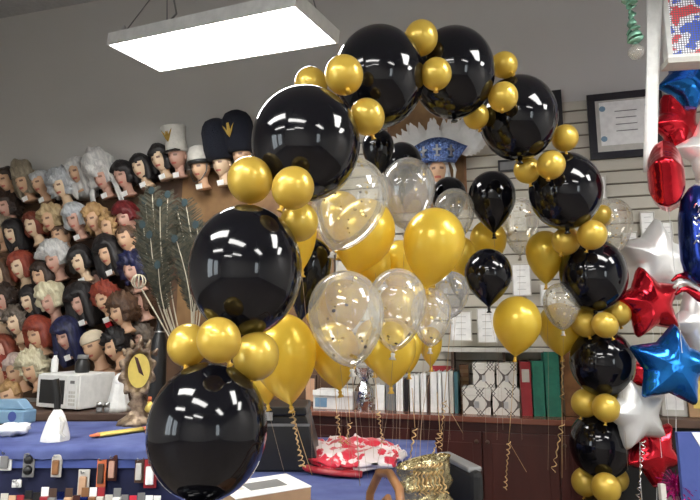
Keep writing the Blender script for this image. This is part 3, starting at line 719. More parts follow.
# ------------------------------------------------------------------ helium bouquet
BQ = [  # kind, cx, cy(widest), rx, tipx, tipy, Y, label, ribbon end(px,py,Y) or None, style
 ('gold', 283, 350, 33, 291, 406, 2.25, 'big gold balloon at the lower left of the bouquet, over the black case', (303, 470, 2.3), 'curly'),
 ('gold', 434, 241, 30.5, 427, 289, 2.45, 'large gold balloon in the middle right of the bouquet', (414, 470, 2.5), 's'),
 ('gold', 364, 232, 31, 352, 276, 2.5, 'gold balloon behind the tilted clear balloon', (368, 478, 2.5), 's'),
 ('gold', 517, 322, 23.5, 515, 357, 2.98, 'gold balloon above the damask boxes', (505, 490, 3.2), 'curly2'),
 ('gold', 545, 251, 18.5, 546, 285, 3.1, 'gold balloon just left of the lower right arch', (548, 470, 3.2), 's'),
 ('gold', 560, 326, 21, 562, 357, 3.22, 'gold balloon with curling ribbon beside the fourth arch balloon', (562, 478, 3.2), 'curly3'),
 ('gold', 334, 350, 25, 340, 391, 2.42, 'gold balloon under the left clear confetti balloon', (330, 470, 2.5), 's'),
 ('gold', 390, 347, 26, 391, 387, 2.3, 'gold balloon under the right clear confetti balloon', (385, 480, 2.4), 's'),
 ('gold', 300, 226, 17, 302, 271, 2.3, 'narrow gold balloon squeezed behind the second black arch balloon', (312, 470, 2.5), 's'),
 ('gold', 488, 240, 18, 487, 268, 3.32, 'gold balloon between the two single black balloons', (486, 440, 3.3), 's'),
 ('gold', 461, 252, 14, 460, 284, 3.15, 'small gold balloon behind the large middle gold one', (440, 470, 3.2), 's'),
 ('gold', 408, 343, 14, 409, 374, 2.85, 'gold balloon seen behind lower clear balloons, left', (404, 470, 2.8), 's'),
 ('gold', 430, 340, 12, 431, 367, 3.1, 'gold balloon seen behind lower clear balloons, right', (420, 470, 2.8), 's'),
 ('gold', 262, 368, 20, 268, 405, 2.6, 'gold balloon peeking out left behind the big lower left one', (285, 475, 2.6), 's'),
 ('gold', 400, 262, 20, 396, 296, 2.95, 'gold balloon deep in the middle of the bouquet', (380, 470, 2.8), 's'),
 ('gold', 322, 300, 20, 324, 340, 2.9, 'gold balloon behind the left clear confetti balloon', (322, 460, 2.8), 's'),
 ('gold', 347, 296, 22, 349, 333, 2.75, 'gold balloon seen through the largest clear confetti balloon', (350, 460, 2.7), 's'),
 ('gold', 398, 306, 20, 399, 338, 2.95, 'gold balloon seen through the right clear confetti balloon', (398, 460, 2.8), 's'),
 ('gold', 372, 262, 19, 371, 294, 2.85, 'gold balloon in the gap above the two clear confetti balloons', (371, 460, 2.8), 's'),
 ('gold', 374, 340, 19, 375, 372, 2.7, 'gold balloon between the two gold tips under the confetti balloons', (374, 460, 2.7), 's'),
 ('gold', 425, 300, 17, 424, 329, 3.2, 'gold balloon deep behind the clear balloon right of the confetti pair', (424, 440, 3.2), 's'),
 ('gold', 340, 215, 22, 338, 255, 2.85, 'gold balloon seen through the large tilted clear balloon', (340, 460, 2.8), 's'),
 ('clear', 350, 197, 37, 333, 252, 2.12, 'large tilted clear confetti balloon beside the left shoulder', (356, 478, 2.4), 's'),
 ('smoke', 408, 187, 27, 405, 231, 2.62, 'smoky clear balloon in front of the dark balloons', (395, 470, 2.6), 's'),
 ('clear', 346, 312, 38, 352, 369, 2.0, 'large clear confetti balloon at lower left centre', (360, 486, 2.3), 's'),
 ('clear', 397, 300, 29, 393, 353, 2.15, 'clear confetti balloon overlapping right of the largest one', (372, 484, 2.35), 's'),
 ('clear', 431, 310, 20, 430, 348, 2.55, 'clear balloon right of the confetti pair', (425, 470, 2.6), 's'),
 ('smoke', 452, 290, 17, 451, 319, 2.85, 'greyish clear balloon behind the middle gold tip', (440, 450, 2.9), 'curly2'),
 ('clear', 454, 210, 20, 455, 242, 2.95, 'clear balloon left of the upper single black balloon', (447, 460, 3.), 's'),
 ('clear', 520, 218, 18, 520, 256, 3.3, 'faint clear balloon right of the upper single black balloon', (522, 440, 3.3), 's'),
 ('clear', 561, 302, 17.5, 563, 331, 3.02, 'clear balloon in front of the gold one beside the arch', (566, 470, 3.1), 's'),
 ('clear', 612, 219, 19, 614, 256, 3.05, 'clear confetti balloon peeking out right of the arch', (628, 470, 3.0), 's'),
 ('black', 492, 196, 23, 494, 234, 3.0, 'upper single black balloon on a string right of the bouquet', (497, 440, 3.1), 's'),
 ('black', 488, 274, 23.3, 489, 308, 2.9, 'lower single black balloon on a string right of the bouquet', (503, 430, 3.1), 's'),
 ('black', 309, 262, 23, 300, 323, 2.62, 'black balloon behind the second arch balloon and gold cluster', (318, 460, 2.7), 's'),
 ('black', 378, 146, 16, 379, 178, 2.75, 'narrow black balloon behind the top left arch balloon', (376, 440, 2.8), 's'),
 ('black', 402, 164, 20, 402, 200, 3.05, 'black balloon behind the smoky clear one', (400, 440, 3.), 's'),
 ('black', 449, 196, 17.5, 450, 226, 3.2, 'black balloon right under the showgirl mannequin', (450, 440, 3.3), 's'),
 ('black', 460, 276, 12, 461, 302, 3.3, 'small black balloon behind the lower single black one', (463, 440, 3.3), 's'),
]
FWD = Vector((0, math.cos(PITCH), math.sin(PITCH)))
for bi, (kind, cx, cy, rx, tx, ty, Y, lb, rib, style) in enumerate(BQ):
    c = P(cx, cy, Y); dist = (c-EYE).dot(FWD); r = rx*dist/F; tip = P(tx, ty, Y); ax = (tip-c); hgt = ax.length
    t = thing('helium_balloon', lb, 'balloon', c, (0, 0, 0), 'helium balloons of the bouquet inside the arch')
    q = Vector((0, 0, -1)).rotation_difference(ax.normalized()).to_matrix().to_4x4()
    EX = {'gold': .74, 'black': .86}.get(kind, .56)
    prof = [(0, 1.1*r)]+[(math.sin(PI/2*i/14)*r, math.cos(PI/2*i/14)*r*1.1) for i in range(1, 15)]
    for i in range(1, 17):
        s = i/16; prof.append((max(.006, r*math.cos(s*PI/2)**EX), -hgt*s*.97))
    bm = lathe(bmesh.new(), prof[:-1]+[(.006, -hgt*.97), (.006, -hgt)], 36); bmesh.ops.transform(bm, matrix=q, verts=bm.verts)
    obj('balloon_skin', bm, {'gold': 'gold', 'black': 'black', 'clear': 'clear', 'smoke': 'smoke'}[kind], t, True)
    bm = lathe(bmesh.new(), [(.006, 0), (.010, -.006), (.006, -.012), (.015, -.026), (0, -.022)], 10); bmesh.ops.transform(bm, matrix=Matrix.Translation(ax) @ q, verts=bm.verts)
    obj('knot', bm, {'gold': 'knotg', 'black': 'black'}.get(kind, 'offwhite'), t, True)
    if kind in ('clear', 'smoke'):
        bm = bmesh.new(); rnd = random.Random(bi)
        for k in range(int(56*(r/.14)) if kind == 'clear' else 22):
            th = math.acos(rnd.uniform(-.95, .8)); ph = rnd.uniform(0, 2*PI); rr = r*.97
            p = Vector((math.sin(th)*math.cos(ph)*rr, math.sin(th)*math.sin(ph)*rr, math.cos(th)*r*1.05))
            if p.z < 0: s = min(.9, -p.z/(r*1.1)); rad = math.cos(s*PI/2)**EX*rr; p = Vector((math.cos(ph)*rad, math.sin(ph)*rad, -s*hgt))
            nn = Vector((p.x, p.y, p.z*.3)).normalized(); u = nn.cross(Vector((rnd.random(), rnd.random(), 1))).normalized(); w = nn.cross(u); sz_ = rnd.uniform(.004, .0095)
            ff = bm.faces.new([bm.verts.new(p+u*math.cos(a)*sz_+w*math.sin(a)*sz_*.8) for a in (0, 1.26, 2.51, 3.77, 5.03)]); ff.material_index = 1 if rnd.random() < .12 else 0
        bmesh.ops.transform(bm, matrix=q, verts=bm.verts)
        tag(obj('confetti', bm, ['confg', 'confk'], t), kind='stuff')
    if rib:
        e = P(*rib)-c; s0_ = ax+Vector((0, 0, -.012)); bm = bmesh.new()
        if style == 's': tube(bm, bez(s0_, e, 0, 10, random.uniform(-.02, .02)), .0016, 4, flat=.4)
        elif style == 'curly':
            tube(bm, curl(s0_, s0_.lerp(e, .97), .012, 11), .0035, 5, flat=.5); tube(bm, bez(s0_, P(312, 475, 2.35)-c), .0016, 4)
        elif style == 'curly2':
            mid = s0_.lerp(e, .62); tube(bm, bez(s0_, mid, 0, 8), .0016, 4); tube(bm, curl(mid, e, .010, 9), .0032, 5, flat=.5)
            tube(bm, bez(mid, mid+Vector((.09, 0, -.16)), 0, 4), .004, 4, flat=.3)
        else:
            tube(bm, curl(s0_, s0_.lerp(e, .35), .012, 6), .003, 5, flat=.5); tube(bm, bez(s0_, e, 0, 8), .0016, 4); tube(bm, curl(s0_.lerp(e, .55), s0_.lerp(e, .95)+Vector((-.05, 0, 0)), .014, 6), .003, 5, flat=.5)
        obj('ribbon', bm, 'ribbon' if style != 's' else 'ribbon2', t, True)
# loose gold curls tied over the table
for (a, b, n_, lb) in (((337, 415), (341, 444), 6, 'curled gold ribbon end hanging above the blue table, left'), ((350, 422), (346, 444), 4, 'curled gold ribbon end hanging above the blue table, middle'),
                     ((378, 412), (383, 444), 7, 'curled gold ribbon end hanging above the blue table, right'), ((415, 428), (408, 470), 6, 'curled gold ribbon hanging over the gold cellophane bag'),
                     ((440, 432), (428, 470), 8, 'curled gold ribbon beside the grey topped chair')):
    p0 = P(*a, 2.55); p1 = P(*b, 2.55)
    bm = tube(bmesh.new(), [p-p0 for p in curl(p0, p1, .010, n_)], .0035, 5, flat=.5)
    tube(bm, [p-p0 for p in bez(P(a[0]-3, a[1]-40, 2.55), p0, 0, 5)], .0016, 4)
    tag(obj('curled_ribbon', bm, 'ribbon', smooth=True, loc=p0), lb, 'ribbon', 'curled gold ribbons above the table')

# ------------------------------------------------------------------ foil star balloons
def star_bm(Rr, thick, inner=.5, wr=.02, ridge=True):
    bm = bmesh.new(); pts = []
    for k in range(10):
        a = PI/2+k*PI/5; rr = Rr if k % 2 == 0 else Rr*inner; pts.append((math.cos(a)*rr, math.sin(a)*rr))
    na = 120; nr = 12
    def rad(a):
        k = (a-PI/2) % (2*PI)/(PI/5); i = int(k) % 10; p, q = pts[i], pts[(i+1) % 10]
        dx, dy = math.cos(a), math.sin(a); ex, ey = q[0]-p[0], q[1]-p[1]; den = dx*ey-dy*ex
        return min((p[0]*ey-p[1]*ex)/den, Rr*.95)
    def dist(x, y):
        b = 9
        for i in range(10):
            p, q = pts[i], pts[(i+1) % 10]; ex, ey = q[0]-p[0], q[1]-p[1]; t = max(0, min(1, ((x-p[0])*ex+(y-p[1])*ey)/(ex*ex+ey*ey)))
            b = min(b, math.hypot(x-p[0]-t*ex, y-p[1]-t*ey))
        return b
    dm = Rr*inner*.85
    for side in (1, -1):
        cen = bm.verts.new((0, -side*thick, 0)); prev = None
        for i in range(1, nr+1):
            f = i/nr; ring = []
            for j in range(na):
                a = PI/2+2*PI*j/na; rr = rad(a)*f; x, z = math.cos(a)*rr, math.sin(a)*rr
                d = min(1, dist(x, z)/dm); h = thick*(max(0, 1-(1-d)**2))**.62 if i < nr else 0
                h += math.sin(j*PI*2*23/na+side)*wr*Rr*f**6*(1 if i < nr else .5)*.6
                if i == nr: h = math.sin(j*PI*2*23/na)*wr*Rr*.3
                ring.append(bm.verts.new((x, -side*h if i < nr else -h, z)))
            for j in range(na):
                k = (j+1) % na
                if prev is None: bm.faces.new((cen, ring[j], ring[k]))
                else: bm.faces.new((prev[j], ring[j], ring[k], prev[k]))
            prev = ring
    bmesh.ops.remove_doubles(bm, verts=bm.verts, dist=1e-5); return bm
STARS = [('red', 649, 303, 37, 3.05, 12, 8, 'red foil star in front of the upper white star, right of the arch'), ('silver', 655, 262, 44, 3.2, -6, 5, 'white foil star beside the arch, behind the red star'),
         ('blue', 671, 366, 42, 2.9, -8, -6, 'bright blue foil star at right'), ('silver', 636, 413, 37, 3.05, 14, 10, 'white foil star low beside the arch, under the blue star'),
         ('red', 653, 452, 34, 3.15, -38, 10, 'red foil star low at right under the lower white star'), ('red', 632, 372, 19, 3.25, 5, 0, 'small red foil star peeking between arch and blue star'),
         ('red', 677, 125, 33, 3.0, 25, 20, 'red foil star high at right under the blue one'), ('blue', 690, 82, 36, 3.05, 30, 10, 'blue foil star at top right under the print panel'),
         ('silver', 713, 150, 36, 2.85, 10, -20, 'white foil star cut by the right photo edge, upper'), ('silver', 700, 322, 34, 3.1, 20, 0, 'white foil star cut by the right photo edge, behind the blue star')]
for (mm, px, py, rr, Y, rl, yw, lb) in STARS:
    c = P(px, py, Y); r = rr*(c-EYE).dot(FWD)/F
    t = thing('star_balloon', lb, 'balloon', c, (0, 0, R(yw)), 'foil star balloons at the right')
    bm = star_bm(r*1.06, r*.40, .60); bmesh.ops.transform(bm, matrix=Matrix.Rotation(R(-rl), 4, 'Y') @ Matrix.Identity(4), verts=bm.verts)
    obj('foil_star', bm, mm, t, True)
    bm = tube(bmesh.new(), [(0, 0, -r*.55), (.01, 0, -r*.8), (-.005, 0, -r*1.6), (.0, 0, -min(c.z-.05, r*4))], .0016, 4)
    obj('ribbon', bm, 'wribbon', t)
# red foil balloon seen edge on
c = P(666, 178, 2.75)
t = thing('star_balloon', 'red foil balloon turned edge on, hanging below the white strip', 'balloon', c, (0, R(-4), R(58)), 'foil star balloons at the right')
bm = star_bm(.21, .085, .78); obj('foil_star', bm, 'red', t, True)
bm = tube(bmesh.new(), [(0, 0, -.15), (.01, 0, -.25), (.005, 0, -.9)], .0016, 4); obj('ribbon', bm, 'wribbon', t)
# navy tubular foil balloon with silver script marks
c = P(700, 236, 2.7); t = thing('tube_balloon', 'tall navy foil balloon with silver script marks at the right edge', 'balloon', c)
obj('foil_body', lathe(bmesh.new(), [(0, .27), (.03, .25), (.07, .19), (.09, .1), (.095, 0), (.095, -.12), (.08, -.2), (.04, -.24), (0, -.245)], 28), 'navyfoil', t, True)
bm = bmesh.new()
for k in range(9):
    z = .14-.03*k; a = R(-115+9*math.sin(k*1.9)); 
    pts = [(math.cos(a+R(d))*.098, math.sin(a+R(d))*.098, z+.012*math.sin(d*.5+k)) for d in range(-16, 17, 4)]
    tube(bm, pts, .0035, 5)
obj('script_marks', bm, 'silverfoil', t)
# red and white swoosh foil balloon below it
c = P(702, 287, 2.75); t = thing('swirl_balloon', 'red and white wavy striped foil balloon under the navy one', 'balloon', c)
for k, mm in enumerate(('red', 'silver', 'red')):
    bm = tube(bmesh.new(), [(-.15+.03*i, -.01*k, .03*math.sin(i*.9)-.035*k+.03) for i in range(11)], lambda q: .022*math.sin(PI*min(.97, q*.9+.06))+.002, 10); obj('stripe', bm, mm, t, True)

# ------------------------------------------------------------------ right edge furniture
# white hanging strip
a0 = P(655, -30, 2.7); a1 = P(650, 172, 2.85)
t = thing('fabric_strip', 'long white fabric strip hanging in front of the certificate', 'drape', a1)
d = a0-a1; bm = bmesh.new(); prev = None
for i in range(21):
    q = i/20; p = d*q; w = .032+.012*q; row = [bm.verts.new(p+Vector((x*w, .008*math.sin(x*5+q*6), 0))) for x in (-1, -.5, 0, .5, 1)]
    if prev:
        for k in range(4): bm.faces.new((prev[k], prev[k+1], row[k+1], row[k]))
    prev = row
o = obj('cloth', bm, 'white', t, True); o.modifiers.new('s', 'SOLIDIFY').thickness = .004
obj('header_rod', tube(bmesh.new(), [d+Vector((-.06, 0, 0)), d+Vector((.06, 0, 0))], .008, 8), 'metal', t)
bm = tube(bmesh.new(), [d, Vector((d.x, d.y, CEIL-a1.z))], .003, 5); obj('hanging_wire', bm, 'metal', t)
# framed mesh print panel top right
c = P(666, 62, 2.75); ww = .62; hh = .72
t = thing('mesh_print_panel', 'white framed panel with red white and blue print under wire mesh, top right', 'panel', c, (0, 0, R(-8)))
bm = bmesh.new(); f_ = .028
box(bm, 0, ww, -.03, .03, 0, f_); box(bm, 0, ww, -.03, .03, hh-f_, hh); box(bm, 0, f_, -.03, .03, f_, hh-f_); box(bm, ww-f_, ww, -.03, .03, f_, hh-f_)
obj('frame', bm, 'white', t, bevel=.004); obj('print', B(f_, ww-f_, .0, .02, f_, hh-f_), 'flagprint', t)
bm = bmesh.new()
k = f_
while k < ww-f_: box(bm, k, k+.0025, -.012, -.009, f_, hh-f_); k += .013
k = f_
while k < hh-f_: box(bm, f_, ww-f_, -.012, -.009, k, k+.0025); k += .013
obj('wire_mesh', bm, 'greypl', t)
obj('ledge', B(-.01, ww+.01, -.05, .05, -.03, -.001), 'offwhite', t)
bm = bmesh.new()
for x in (.1, ww-.1): tube(bm, [(x, 0, hh), (x, 0, CEIL-c.z)], .004, 5)
obj('hanging_wire', bm, 'metal', t)
# small green curling ribbon with clear ball at top
c = P(636, 52, 2.75); t = thing('hanging_curl', 'mint green curled ribbon with a clear ball hanging at top', 'decoration', c)
bm = bmesh.new(); tube(bm, curl((.0, 0, .05), (-.01, 0, .36), .034, 8), .020, 5, flat=.25); obj('curl', bm, 'green', t, True)
obj('ball', sphere_bm(.04, .042, 20, 12), 'clear', t, True)
obj('hanging_wire', tube(bmesh.new(), [(-.01, 0, .34), (-.01, 0, CEIL-c.z)], .002, 4), 'metal', t)
# counter at right, back
u0 = UZ(610, 418, .5)[0]; u1 = UZ(760, 418, .5)[0]; zc = UZ(680, 419, .5)[1]
t = wall_thing('side_counter', 'dark counter at the right edge behind the foil stars', 'counter', u0, 0)
obj('top_slab', B(0, u1-u0, -.52, -.003, zc-.05, zc), 'darkwood', t, bevel=.004); obj('base', B(.03, u1-u0, -.47, -.003, 0, zc-.051), 'blackmat', t)
def on_counter(name, label, cat, x0, x1, ytop, v, dp, mm, inner):
    ua, ub = UZ(x0, 410, v)[0], UZ(x1, 410, v)[0]; zt = UZ((x0+x1)/2, ytop, v)[1]
    t = wall_thing(name, label, cat, ua, zc+.001, v); w = ub-ua; h = zt-zc
    obj('carton', B(0, w, 0, dp, 0, h), mm, t, bevel=.004); obj('front_label', B(w*.15, w*.85, -.003, -.0005, h*.2, h*.8), inner, t); return t
on_counter('display_carton', 'white carton on the counter under the blue star', 'box', 662, 688, 384, .4, .2, 'offwhite', 'paper')
on_counter('display_carton', 'tan carton at the right edge beside the white carton', 'box', 689, 722, 372, .42, .2, 'cardboard', 'yellow')
# blue board leaning, magenta tinsel, cream stand
c = P(690, 505, 2.6)
t = thing('display_board', 'blue board with white corner leaning at the lower right', 'board', (c.x, c.y, 0))
def loc(px, py): q = P(px, py, c.y); return (q.x-c.x, q.z)
obj('board', prism(bmesh.new(), [loc(676, 432), loc(715, 432), loc(720, 560), loc(688, 560)], -.01, .01), 'bluecloth', t)
obj('white_corner', prism(bmesh.new(), [loc(690, 432), loc(716, 432), loc(716, 475)], -.014, -.0105), 'paper', t)
obj('leg', B(-.02, .04, .012, .03, 0, loc(700, 540)[1]), 'darkwood', t); obj('foot', B(-.1, .15, -.1, .15, 0, .02), 'darkwood', t)
c = P(676, 486, 2.65)
t = thing('tinsel_weight', 'bushy magenta tinsel balloon weight at lower right', 'weight', c)
bm = bmesh.new(); rnd = random.Random(3)
for k in range(110):
    d = Vector((rnd.gauss(0, 1), rnd.gauss(0, 1), rnd.gauss(0, 1)+.3)).normalized(); L_ = rnd.uniform(.06, .095)
    tube(bm, [(0, 0, 0), d*L_*.6, d*L_+Vector((0, 0, -.015))], .004, 3, flat=.3)
obj('tinsel', bm, 'magenta', t); obj('stand', B(-.05, .05, -.05, .05, -c.z, -.06), 'offwhite', t)
c = P(663, 500, 2.62); t = thing('price_stand', 'cream card holder left of the magenta tinsel', 'stand', (c.x, c.y, 0))
obj('post', B(-.012, .012, -.012, .012, 0, P(664, 484, c.y).z), 'offwhite', t); obj('foot', B(-.08, .08, -.08, .08, 0, .02), 'offwhite', t)
p0 = P(643, 440, 2.9); bm = tube(bmesh.new(), [p-p0 for p in curl(p0, P(638, 505, 2.9), .012, 10)], .004, 5, flat=.4)
tag(obj('curled_ribbon', bm, 'silverfoil', smooth=True, loc=p0), 'curled silver ribbon hanging below the lower white star', 'ribbon')

# ------------------------------------------------------------------ left counters
# brown counter with microwave
bz = P(70, 411, 3.85).z
xa, xb = P(-60, 411, 3.7).x, P(235, 411, 3.7).x
t = thing('back_counter', 'brown counter behind the blue table carrying the microwave', 'counter', (0, 3.72, 0))
obj('top_slab', B(xa, xb, 0, .62, bz-.045, bz), 'darkwood', t, bevel=.006); obj('base', B(xa+.03, xb-.03, .05, .58, 0, bz-.046), 'cherry', t)
bz += .001
# microwave
c = P(78, 412, 3.80); t = thing('microwave', 'white microwave oven with dark window on the brown counter', 'microwave', (c.x, c.y, bz), (0, 0, R(-24)))
w_, d_, h_ = .40, .30, .245
obj('body', B(-w_, 0, 0, d_, .012, h_), 'white', t, bevel=.008)
dr = obj('door', B(-w_+.004, -.1, -.018, -.001, .018, h_-.006), 'white', t, bevel=.004); obj('window', B(-w_+.035, -.125, -.022, -.0185, .045, h_-.04), 'blackpl', dr); 
pn = obj('control_panel', B(-.096, -.004, -.018, -.001, .018, h_-.006), 'white', t, bevel=.003); obj('display', B(-.07, -.03, -.0205, -.0185, h_-.06, h_-.04), 'greypl', pn)
bm = bmesh.new()
for i in range(3):
    for j in range(4): box(bm, -.078+.022*i, -.062+.022*i, -.0205, -.0185, .04+.026*j, .057+.026*j)
obj('button', bm, 'offwhite', pn)
bm = bmesh.new()
for x in (-w_+.04, -.04):
    for y in (.04, d_-.04): lathe(bm, [(0, 0), (.014, 0), (.014, .012), (0, .012)], 10, off=(x, y, 0))
obj('foot', bm, 'blackpl', t)
# bottle on microwave, dark jar
def bottle(name, label, cat, px, py, Y, zb, prof, body, cap, sc=1.):
    c = P(px, py, Y); t = thing(name, label, cat, (c.x, c.y, zb)); n_ = len(prof)
    obj('body', lathe(bmesh.new(), [(0, 0)]+prof, 20), body, t, True)
    r, z = prof[-1]; obj('cap', lathe(bmesh.new(), [(0, z+.001), (r*1.1, z+.001), (r*1.05, z+.03), (0, z+.032)], 16), cap, t, True); return t
mt = bz+h_+.001
bottle('spray_bottle', 'white bottle with purple cap standing on the microwave', 'bottle', 54, 374, 4.02, mt, [(.022, 0), (.024, .02), (.024, .09), (.012, .11), (.012, .12)], 'white', 'navy')
bottle('dark_jar', 'dark glass jar standing on top of the microwave', 'jar', 82, 374, 4.0, mt, [(.045, 0), (.05, .02), (.05, .07), (.035, .09), (.035, .095)], 'blackpl', 'greypl')
# white ghost-like bust
c = P(118, 409, 3.85); t = thing('draped_figurine', 'white draped figurine right of the microwave', 'figurine', (c.x, c.y, bz))
bm = lathe(bmesh.new(), [(0, 0), (.08, 0), (.075, .03), (.06, .09), (.05, .15), (.045, .2), (.035, .23), (.015, .25), (0, .255)], 32)
for v in bm.verts:
    a = math.atan2(v.co.y, v.co.x); v.co.x *= 1+.08*math.sin(a*9)*(1-v.co.z*3); v.co.y *= 1+.08*math.sin(a*9)*(1-v.co.z*3)
obj('drape', bm, 'white', t, True); obj('face', sphere_bm(.022, .028, 16, 10), 'paper', t, True, loc=(0, -.03, .2))
for i, x in enumerate((99, 107)):
    bottle('glass_jar', 'small glass jar in front of the draped figurine, %s' % ('left' if i == 0 else 'right'), 'jar', x, 412, 3.78, bz, [(.018, 0), (.02, .01), (.018, .035)], 'greypl', 'metal')
# ornate mirror on pedestal
c = P(137, 424, 3.2)
# blue front table (display case)
TZ = P(75, 446, 2.55).z
xa, xb = P(-70, 446, 2.5).x, P(184, 446, 2.5).x
t = thing('display_case', 'dark navy display case with blue cloth top at lower left', 'display case', (0, 2.52, 0))
obj('carcass', B(xa, xb, .03, .70, 0, TZ-.075), 'navy', t)
bm = bmesh.new(); nx = 60; g = []
for (y, z) in ((0, TZ-.05), (-.004, TZ-.02), (.0, TZ-.006), (.02, TZ), (.2, TZ), (.4, TZ), (.6, TZ), (.72, TZ), (.74, TZ-.02), (.742, TZ-.05)):
    g.append([bm.verts.new((xa-.02+(xb-xa+.04)*i/nx, y+(.006*math.sin(i*.9) if z < TZ-.01 else 0), z+(noise.noise(Vector((i*.3, y*9, 1)))*.004 if z < TZ-.03 else 0))) for i in range(nx+1)])
for a, b in zip(g, g[1:]):
    for i in range(nx): bm.faces.new((a[i], a[i+1], b[i+1], b[i]))
o = obj('cloth_top', bm, 'palecloth', t, True)
obj('edge_rail', B(xa, xb, .012, .028, TZ-.09, TZ-.055), 'bluecloth', t)
obj('inner_top', B(xa, xb, .03, .7, TZ-.074, TZ-.012), 'bluecloth', t)
obj('lower_shelf', B(xa, xb, -.14, .029, TZ-.34, TZ-.32), 'navy', t)
TZ += .001
t = thing('ornate_mirror', 'ornate antique gold table mirror with yellow face', 'mirror', (P(136, 426, 3.15).x, 3.15, TZ))
bm = lathe(bmesh.new(), [(0, 0), (.10, 0), (.095, .02), (.05, .045), (.03, .08), (.045, .11), (.03, .14), (.04, .17), (0, .175)], 24)
for v in bm.verts: v.co += Vector((v.co.x, v.co.y, 0))*noise.noise(v.co*50)*.5
obj('pedestal', bm, 'brass', t, True)
bm = bmesh.new(); ring = []
for i in range(60):
    a = 2*PI*i/60; k = 1+.12*math.cos(a*10); ring.append([(math.sin(a)*.062, -.004, .29+math.cos(a)*.095), (math.sin(a)*.10*k, -.028, .29+math.cos(a)*.14*k), (math.sin(a)*.085*k, .012, .29+math.cos(a)*.125*k)])
vv = [[bm.verts.new(p) for p in r_] for r_ in ring]
for i in range(60):
    a, b = vv[i], vv[(i+1) % 60]
    for k in range(3): bm.faces.new((a[k], b[k], b[(k+1) % 3], a[(k+1) % 3]))
for k in range(5):
    a = R(-50+25*k); tube(bm, [(math.sin(a)*.1, 0, .29+math.cos(a)*.14), (math.sin(a)*.13, 0, .29+math.cos(a)*.19)], lambda q: .02*(1-.7*q), 8)
obj('scroll_frame', bm, 'brass', t, True)
bm = bmesh.new(); bm.faces.new([bm.verts.new((math.sin(2*PI*i/40)*.066, -.002, .29+math.cos(2*PI*i/40)*.10)) for i in range(40)]); obj('mirror_face', bm, 'yellow', t)
bm = prism(bmesh.new(), [(-.03, .37), (-.01, .36), (.03, .26), (.0, .28)], -.006, -.003); obj('dark_mark', bm, 'cherry', t)
# white bell with black handle
c = P(55, 443, 2.68); t = thing('hand_bell', 'white bell shaped ornament with tall black handle on the blue cloth', 'ornament', (c.x, c.y, TZ))
bm = lathe(bmesh.new(), [(0, 0), (.066, 0), (.064, .02), (.05, .07), (.036, .11), (.018, .14), (0, .145)], 8); obj('body', bm, 'white', t)
obj('handle', tube(bmesh.new(), [(0, 0, .13), (-.006, 0, .2), (-.025, 0, .28)], lambda q: .014+.006*q, 8), 'blackpl', t)
obj('side_loop', tube(bmesh.new(), [(.03, -.03, .11), (.055, -.04, .09), (.05, -.05, .04), (.065, -.04, .02)], .007, 6), 'offwhite', t)
# yellow wrapped toy sword
c0 = P(90, 438, 2.72); c1 = P(152, 429, 2.95)
t = thing('toy_sword', 'yellow wrapped toy blade with red ends lying on the blue cloth', 'toy', (c0.x, c0.y, TZ+.012)); d = Vector((c1.x-c0.x, c1.y-c0.y, 0))
obj('blade', tube(bmesh.new(), [d*.12, d*.3, d*.6, d*.82], .028, 10, flat=.38), 'yellow', t, True)
obj('red_tip', tube(bmesh.new(), [d*0, d*.06, d*.119], lambda q: .012+.014*q, 10, flat=.38), 'orange', t, True); obj('red_hilt', tube(bmesh.new(), [d*.821, d*.95, d*1.05], .026, 10, flat=.4), 'orange', t, True)
# light blue packet at left
c = P(12, 410, 3.45); t = thing('gift_packet', 'light blue flat packet leaning at the left edge of the counter', 'packet', (P(10, 412, 3.2).x, 3.14, TZ), (R(0), 0, R(-12)))
obj('packet', B(-.22, .13, 0, .1, 0, .075), 'lightblue', t, bevel=.01)
obj('folded_flap', prism(bmesh.new(), [(-.22, .077), (.12, .077), (.06, .13), (-.22, .12)], .02, .09), 'lightblue', t, bevel=.006)
bm = bmesh.new(); bmv = [bm.verts.new((.06+.028*math.cos(a*PI/8), -.002, .042+.028*math.sin(a*PI/8))) for a in range(16)]; bm.faces.new(bmv); obj('round_emblem', bm, 'bluecloth', t)
t = thing('tissue_bundle', 'pale pink crumpled tissue at the left end of the blue cloth', 'tissue', (P(12, 436, 2.8).x, 2.8, TZ))
bm = sphere_bm(.07, .03, 20, 12)
for v in bm.verts: v.co += v.co*noise.noise(v.co*40)*.5; v.co.z += .03
for v in bm.verts: v.co.z = max(v.co.z, 0)
obj('tissue', bm, 'pink' if 'pink' in M else 'paper', t, True)
# yellow item near the mirror
bottle('yellow_bottle', 'small yellow bottle behind the ornate mirror', 'bottle', 150, 405, 3.8, bz, [(.03, 0), (.035, .01), (.035, .05), (.015, .07)], 'yellow', 'orange')
# black necklace stand / vase
c = P(156, 405, 3.85); t = thing('tall_vase', 'tall slim black vase standing behind the ornate mirror', 'vase', (c.x, c.y, bz))
obj('body', lathe(bmesh.new(), [(0, 0), (.06, 0), (.062, .03), (.055, .3), (.05, .48), (.03, .54), (.02, .6), (.028, .62), (0, .6)], 24), 'blackpl', t, True)
obj('neck_band', lathe(bmesh.new(), [(.034, .53), (.036, .535), (.034, .54)], 20), 'metal', t, True)
